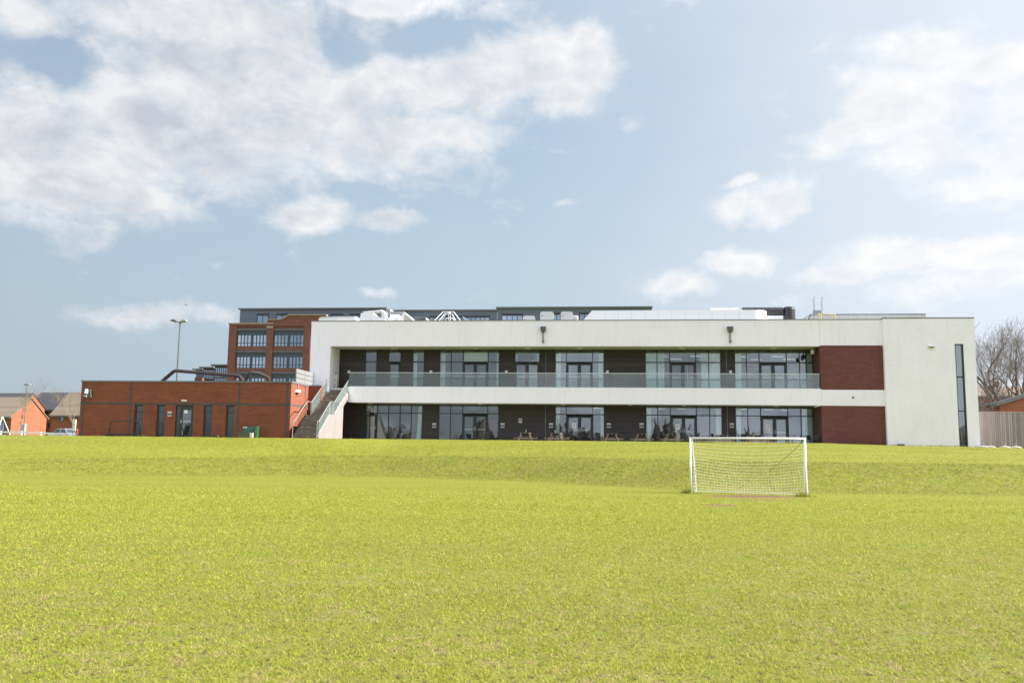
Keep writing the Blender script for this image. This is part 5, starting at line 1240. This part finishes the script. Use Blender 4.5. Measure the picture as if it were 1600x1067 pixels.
# ------------------------------------------------------------------ bare trees
def tree(name, lab, cat, base, H, seed, bark='bark', twig='twigs', spread=.55, r0=.22, lv=7, fork=3, lean=(0, 0), group=None, clear=.22, twr=.010, density=1.0):
    g = random.Random(seed); t_ = thing(name, lab, cat, base, WORLD, group); tr_, cr_ = MB(), MB(); B = Vector(base)
    def grow(p, d, L, r, lev):
        n = 4 if lev < 3 else 3; pts = [p]; rs_ = [r]; q_ = p.copy(); dd_ = d.copy(); r1 = r * (.62 if lev < 2 else .5)
        for i in range(n):
            dd_ = (dd_ + Vector((g.gauss(0, .10), g.gauss(0, .10), g.gauss(.045, .06))) * (1 + .25 * lev)).normalized(); q_ = q_ + dd_ * (L / n); pts.append(q_.copy()); rs_.append(max(r + (r1 - r) * (i + 1) / n, twr * .55))
        (tr_ if lev < 3 else cr_).tube(pts, rs_, 7 if lev < 2 else (5 if lev < 4 else 3), lev < 2)
        if lev >= lv - 1: return
        nb = fork + (1 if lev >= 1 and g.random() < .45 * density else 0)
        for k in range(nb):
            t = .45 + .55 * (k + g.random()) / nb if lev else .55 + .45 * (k + .6) / nb
            i = min(int(t * n), n - 1); f_ = t * n - i; sp = pts[i].lerp(pts[i + 1], f_); ang = g.uniform(.28, .78) * (spread / .55) * (1.05 if lev else .8); az = g.random() * 6.283
            ax_ = dd_.cross(Vector((math.cos(az), math.sin(az), .2))).normalized(); nd = Matrix.Rotation(ang, 3, ax_) @ dd_
            nd = (nd + Vector((0, 0, .10))).normalized(); grow(sp, nd, L * g.uniform(.60, .86), max(r1 * g.uniform(.65, .95), twr * .6), lev + 1)
        if lev < 4: grow(pts[-1], dd_, L * .78, r1, lev + 1)
    Ltot = H * clear * 1.25
    grow(B, Vector((lean[0], lean[1], 1)).normalized(), Ltot, r0, 0)
    hi = max(v.z for v in cr_.v) - B.z; k = H / hi
    for m_ in (tr_, cr_):
        for v in m_.v: v.xyz = B + (v - B) * k
    tr_.build('trunk', M[bark], t_, smooth=True, uv=False); cr_.build('crown', M[twig if twig in M else 'twig'], t_, uv=False); return t_
def tb(x, y, Y, zb=2.0): p = at(x, y, Y); return (p.x, Y, zb)
def tH(x, y, Y, zb=2.0): return at(x, y, Y).z - zb
tree('bare_tree', 'tall bare tree with several upright limbs just beyond the wooden fence', 'tree', tb(1577, 620, 92), tH(1578, 490, 92), 11, spread=.62, r0=.32, lv=8, fork=2, group='bare trees beyond the fence', clear=.24, twr=.011)
tree('bare_tree', 'bare tree at the frame edge leaning over the brick annexe', 'tree', tb(1606, 620, 84), tH(1600, 494, 84), 5, spread=.62, r0=.32, lv=8, fork=2, group='bare trees beyond the fence', lean=(.05, 0), clear=.24, twr=.011)
tree('bare_tree', 'thin bare tree rising against the edge of the white end block', 'tree', tb(1533, 620, 88), tH(1533, 535, 88), 23, spread=.50, r0=.14, lv=7, fork=2, group='bare trees beyond the fence', clear=.3, twr=.012)
tree('bare_tree', 'bare tree with arching limbs between the thin tree and the tall one', 'tree', tb(1552, 620, 100), tH(1553, 560, 100), 31, spread=.8, r0=.22, lv=7, fork=2, group='bare trees beyond the fence', clear=.25, twr=.011)
for i, (x, y, Y, s_, lab) in enumerate(((1540, 612, 80, 41, 'dense twiggy shrub beside the white end block above the annexe roof'), (1556, 607, 83, 42, 'dense twiggy shrub in the middle above the sunlit annexe wall'), (1570, 612, 86, 43, 'dense twiggy shrub nearest the tall bare trunk'))):
    tree('bare_shrub', lab, 'shrub', tb(x, 640, Y), tH(x, y, Y), s_, spread=.85, r0=.07, lv=6, fork=3, group='twiggy shrubs', clear=.22, twr=.012, density=1.6)
tree('young_tree', 'slender pale barked young tree in front of the sunlit gable', 'tree', tb(27, 640, 100), tH(30, 578, 100), 8, 'ybark', 'ytwig' if 'ytwig' in M else 'ybark', spread=.42, r0=.10, lv=6, fork=2, clear=.34, twr=.008)
tree('young_tree', 'small spreading bare tree by the corner of the brick block', 'tree', tb(116, 640, 92), tH(117, 596, 92), 15, 'ybark', 'ybark', spread=.6, r0=.07, lv=6, fork=2, clear=.28, twr=.008)

# ------------------------------------------------------------------ small things at the estate road
p = at(39.5, 640, 105); zt = at(40, 601.5, 105).z; sl_ = thing('street_lamp', 'grey street lamp with a twin head in front of the sunlit gable', 'street lamp', (p.x, 105, 2))
q = MB(); q.tube([(p.x, 105, 2), (p.x, 105, 3.5), (p.x, 105, zt)], [.07, .045, .035], 8); q.build('pole', M['dgrey'], sl_)
q = MB(); q.prism([(p.x - .32, zt - .02), (p.x - .28, zt + .10), (p.x, zt + .12), (p.x, zt)], 'y', 104.85, 105.15); q.build('lamp_head', M['dgrey'], sl_); q = MB(); q.prism([(p.x, zt), (p.x, zt + .12), (p.x + .30, zt + .16), (p.x + .36, zt + .04)], 'y', 104.85, 105.15); q.build('lamp_head', M['mgrey'], sl_)
a, b = at(33, 671, 99), at(40.5, 662, 99); q = MB(); q.box(a.x, b.x, 98.8, 99.2, 2, b.z); o = q.build('street_cabinet', M['mgrey'], bevel=.03); q = MB(); q.box(a.x + .02, b.x - .02, 98.78, 98.8, 2.1, 2.8); q.build('door', M['dgrey'], o); tag(o, 'grey utility cabinet below the twin headed street lamp', 'cabinet')
a, b = at(112.8, 671, 88), at(119.2, 655, 88); q = MB(); q.box(a.x, b.x, 87.95, 88.05, a.z - .1, b.z); o = q.build('site_sign', M['offwhite']); q = MB()
for k in range(5): z = b.z - .12 - k * .17; q.box(a.x + .05, b.x - .06 - .05 * (k % 2), 87.935, 87.95, z - .05, z)
q.build('print', M['mgrey'], o); q = MB(); q.box(a.x + .04, a.x + .1, 88.05, 88.1, 2, b.z); q.box(b.x - .1, b.x - .04, 88.05, 88.1, 2, b.z); q.build('post', M['mgrey'], o); tag(o, 'pale upright notice board beside the corner of the brick block', 'sign')
p = at(119.8, 674, 90); q = MB(); q.tube([(p.x, 90, 2), (p.x, 90, 3.0), (p.x, 90, 3.1)], [.18, .18, .12], 12); tag(q.build('litter_bin', M['red']), 'small dark red litter bin beside the notice board', 'bin')
def car(lab, base, rz, mat='silver'):
    t_ = thing('parked_car', lab, 'car', (0, 0, 0), WORLD)
    q = MB(); pf = [(-2.05, .28), (-2.08, .70), (-1.95, .88), (-1.0, .98), (.95, 1.0), (1.9, .92), (2.05, .70), (2.02, .28)]; q.prism([(x, z) for x, z in pf], 'y', -.84, .84); body = q.build('body', M[mat], t_, bevel=.06)
    q = MB(); n = len(q.v); lo = [(-1.15, .96), (1.6, .97)]; hi = [(-.45, 1.42), (.95, 1.44)]
    q.v += [Vector((x, s_ * .80, z)) for x, z in lo for s_ in (-1, 1)] + [Vector((x, s_ * .62, z)) for x, z in hi for s_ in (-1, 1)]
    for f_ in ((0, 1, 3, 2), (4, 6, 7, 5), (0, 4, 5, 1), (2, 3, 7, 6), (0, 2, 6, 4), (1, 5, 7, 3)): q.f.append(f_)
    q.build('cabin_glass', M['frost'], t_)
    q = MB(); q.box(-.47, .97, -.64, .64, 1.41, 1.47)
    for s_ in (-1, 1):
        for (a, b) in (((-1.15, .82 * s_, .96), (-.45, .64 * s_, 1.43)), ((.25, .82 * s_, .98), (.22, .64 * s_, 1.43)), ((1.6, .82 * s_, .97), (.95, .64 * s_, 1.43))): q.bar(a, b, .07, .05)
    q.build('roof', M[mat], t_, bevel=.03)
    for x in (-1.3, 1.3):
        for y in (-.80, .80): w_ = MB().tube([(x, y - .09, .31), (x, y + .09, .31)], .31, 16).build('wheel', M['tyre'], t_); MB().tube([(x, y - .10, .31), (x, y + .10, .31)], .18, 12).build('rim', M['mgrey'], w_)
    for y in (-.6, .6): MB().box(-2.10, -2.0, y - .16, y + .16, .62, .76).build('headlight', M['white'], t_)
    t_.matrix_world = Matrix.Translation(Vector(base)) @ Matrix.Rotation(rz, 4, 'Z'); return t_
p = at(101, 676, 108); car('silver hatchback parked beyond the white rail near the houses', (p.x, 108, 1.95), R(-28))
p = at(1596, 645, 70); c2 = car('pale car whose roof just shows above the wooden fence', (p.x, 70, 3.05), R(8), 'silver')
q = MB(); q.box(p.x - 6, p.x + 12, 67.2, 76, 1.9, 3.05); tag(q.build('raised_road', M['paving']), kind='structure')
# white knee rail and the small goal frame beside it
kr = thing('knee_rail', 'low white painted post and rail fence between the lawn and the houses', 'fence', (at(60, 680, 72).x, 72, 2.05))
pp = [(-30, 672.8), (1.2, 674.8), (33.5, 675.3), (63.8, 676.3), (92.5, 677.6), (119.5, 679.2)]; PP = [at(x, y, 74 - 1.0 * i) for i, (x, y) in enumerate(pp)]
for p in PP: q = MB(); q.box(p.x - .06, p.x + .06, p.y - .06, p.y + .06, 1.9, p.z + .10); q.build('post', M['white'], kr)
for i in range(len(PP) - 1):
    a, b = PP[i], PP[i + 1]; off = Vector((0, -.08, 0)); q = MB(); q.bar(a + off, b + off, .05, .13); q.build('top_rail', M['white'], kr)
    q = MB(); q.bar(a + off - Vector((0, 0, .24)), b + off - Vector((0, 0, .24)), .05, .07); q.build('lower_rail', M['offwhite'], kr)
sg = thing('small_goal', 'small white training goal standing behind the white rail', 'goal', (at(10, 680, 78).x, 78, 2.0)); A_ = lambda x, y, Y: at(x, y, Y)
q = MB(); q.tube([A_(-70, 655, 78), A_(0, 653.5, 78), A_(4, 651, 78)], .045, 8); t1 = A_(4, 651, 78); q.tube([t1, Vector((A_(18, 686, 79.5).x, 79.5, 2.0))], .04, 8); q.build('top_and_stay', M['white'], sg)
q = MB(); q.tube([t1, (t1.x, 77, 2.0)], .04, 8); q.build('post', M['white'], sg)

# ------------------------------------------------------------------ far end: wooden fence, annexe and a distant house
FD = 2.2; f0, f1 = UE + .02, 42.0; zb_, zt_ = 1.95, zz(1560, 643, FD)
wf_ = thing('wooden_fence', 'tall weathered grey close boarded wooden fence beyond the white end block', 'fence', (f0, FD, zb_), BF)
q = MB(); gq = random.Random(2); x = f0
while x < f1: 
    w_ = .135 + gq.random() * .015; dz = gq.random() * .02; q.box(x, x + w_ - .012, FD + dz * .4, FD + .022 + dz * .4, zb_ + .28, zt_ - .05 - dz); x += w_
q.build('fence_boards', M['fencewood'], wf_, uv=True)
q = MB(); q.box(f0, f1, FD - .02, FD + .07, zt_ - .04, zt_); q.build('capping_rail', flat('pale_fence_cap', (.42, .34, .28), .9), wf_)
q = MB(); q.box(f0, f1, FD + .03, FD + .06, zb_ + .3, zt_ - .1); q.build('backing', M['dwood'], wf_)
q = MB(); q.box(f0, f1, FD, FD + .05, zb_ - .1, zb_ + .28); q.build('gravel_board', flat('red_brown_board', (.11, .045, .03), .9), wf_)
for i, x in enumerate((1536.5, 1547, 1570.5, 1587.5)):
    a, z = uz(x, 698, -.9); zg = 2.14; t_ = thing('marker_base', 'white domed ground marker with a short stub at the fence foot, %s from the building' % ORD[i], 'ground marker', (a, -.9, zg), BF, 'white ground markers')
    q = MB(); q.tube([(a, -.9, zg - .05), (a, -.9, zg + .05), (a, -.9, zg + .10), (a, -.9, zg + .12)], [.36, .36, .22, .05], 16); q.build('dome', M['chalk'], t_, smooth=False)
    q = MB(); q.tube([(a, -.9, zg + .1), (a, -.9, zg + .34)], .032, 8); q.build('stub', M['chalk'], t_)
an = thing('brick_annexe', 'low brick annexe with a dark rising roof edge behind the wooden fence', 'building', (at(1570, 640, 80).x, 80, 2))
c0, c1 = at(1562, 640, 80), at(1660, 640, 80); z0a, z1a = at(1562, 631.5, 80).z, at(1600, 620, 80).z; sl2 = (z1a - z0a) / (at(1600, 620, 80).x - c0.x)
def prm(q, x0, x1, y0, y1, zf, zt0, zt1): q.prism([(x0, zf), (x0, zt0), (x1, zt1), (x1, zf)], 'y', y0, y1)
q = MB(); prm(q, c0.x, c1.x, 80, 80.3, 2, z0a, z0a + sl2 * (c1.x - c0.x)); q.build('brick_wall', M['hbrick'], an)
b0 = at(1536, 640, 84); q = MB(); n = Vector((c0.x, 80.3, 0)) ; e = Vector((b0.x, 88.5, 0))
b0 = at(1536, 640, 88.5); e = Vector((b0.x, 88.5, 0)); dv = (e - n).normalized(); nn = Vector((dv.y, -dv.x, 0)) * .3
hz0, hz1 = at(1562, 631.5, 80).z, at(1536, 637, 88.5).z
base_ = [n, e, e - nn, n - nn]
lo_ = [Vector((p.x, p.y, 2)) for p in base_]; hi_ = [Vector((base_[0].x, base_[0].y, hz0)), Vector((base_[1].x, base_[1].y, hz1)), Vector((base_[2].x, base_[2].y, hz1)), Vector((base_[3].x, base_[3].y, hz0))]
q.v += lo_ + hi_; q.f += [(0, 1, 2, 3), (4, 5, 6, 7), (0, 1, 5, 4), (1, 2, 6, 5), (2, 3, 7, 6), (3, 0, 4, 7)]; q.build('side_wall', M['hbrick'], an)
q = MB(); q.bar((c0.x - .5, 79.9, z0a + .12 - sl2 * .5), (c1.x, 79.9, z0a + .12 + sl2 * (c1.x - c0.x)), .5, .30); q.bar((c0.x - .3, 80, z0a + .10), (e.x - .6, e.y, hz1 + .16), .5, .28); q.build('roof_edge', M['dgrey'], an)
q = MB(); q.v += [Vector((c0.x, 80, z0a + .2)), Vector((c1.x, 80, z0a + .2 + sl2 * (c1.x - c0.x))), Vector((c1.x, 92, z0a + .4 + sl2 * (c1.x - c0.x))), Vector((e.x, 92, hz1 + .3)), Vector((e.x, e.y, hz1 + .25))]; q.f.append((0, 1, 2, 3, 4)); q.v += [v - Vector((0, 0, .1)) for v in q.v[:5]]; q.f.append((5, 6, 7, 8, 9))
c = at(1500, 620, 150); house('distant house with a dull grey roof and a chimney seen through the bare trees', c, 24, 9, at(1560, 619, 150).z, at(1560, 604.5, 154).z, 'tan', True, chim=at(1577, 600, 150).x - c.x, phi=0.0)

# distant light aircraft
p = at(290.5, 476.3, 1500); ap = thing('light_aircraft', 'tiny dark light aircraft low in the sky above the floodlight mast', 'aircraft', p)
q = MB(); q.tube([p + Vector((-2.6, 0, .15)), p + Vector((-1, 0, 0)), p + Vector((1.5, 0, 0)), p + Vector((2.6, 0, 0))], [.15, .45, .45, .1], 8); q.build('fuselage', M['dgrey'], ap)
q = MB(); q.box(p.x - .2, p.x + 1.0, p.y - 5, p.y + 5, p.z + .3, p.z + .45); q.build('wing', M['dgrey'], ap); q = MB(); q.prism([(p.x - 2.7, p.z), (p.x - 2.8, p.z + 1.1), (p.x - 2.3, p.z + 1.1), (p.x - 1.9, p.z)], 'y', p.y - .08, p.y + .08); q.build('tail_fin', M['dgrey'], ap)

# line of bare trees across the far side of the field, behind the camera (it shows in the glazing)
def far_wood():
    g = random.Random(77); q = MB()
    def br(p, d, L, r, lev):
        e = p + d * L; q.tube([p, e], [r, r * .55], 4 if lev < 2 else 3, False)
        if lev == 5: return
        for k in range(3):
            nd = (d + Vector((g.gauss(0, .42), g.gauss(0, .42), g.gauss(.05, .25)))).normalized(); br(p + d * L * g.uniform(.5, 1), nd, L * g.uniform(.6, .82), r * .58, lev + 1)
    for i in range(46):
        x = -95 + i * 4.2 + g.uniform(-1.6, 1.6); h = g.uniform(.55, 1.15)
        if 14 < (x % 47) < 22: h *= .55
        br(Vector((x, -52 + g.uniform(-7, 7), -.1)), Vector((g.gauss(0, .05), 0, 1)), 3.1 * h, .24 * h, 0)
    o = q.build('far_wood', M['twig'], uv=False); tag(o, 'bare wood on the far side of the field', 'wood', kind='stuff')
    q = MB()
    for i in range(620):
        x = -120 + 240 * g.random(); pf = 2.9 + 1.5 * math.sin(x * .11 + 1.0) * math.sin(x * .047) + .9 * math.sin(x * .31)
        hh = max(1.2, pf) * g.uniform(.9, 1.75); y = -60 + g.uniform(-1.5, 1.5); r_ = g.uniform(.35, .9)
        q.tube([(x, y, 0), (x + g.gauss(0, .2), y, hh * .6), (x + g.gauss(0, .4), y, hh), (x + g.gauss(0, .5), y, hh * 1.25)], [r_ * .8, r_, r_ * .7, .08], 5)
    o = q.build('far_hedge', M['twig'], uv=False); tag(o, 'low hedge on the far side of the field', 'hedge', kind='stuff')
far_wood()
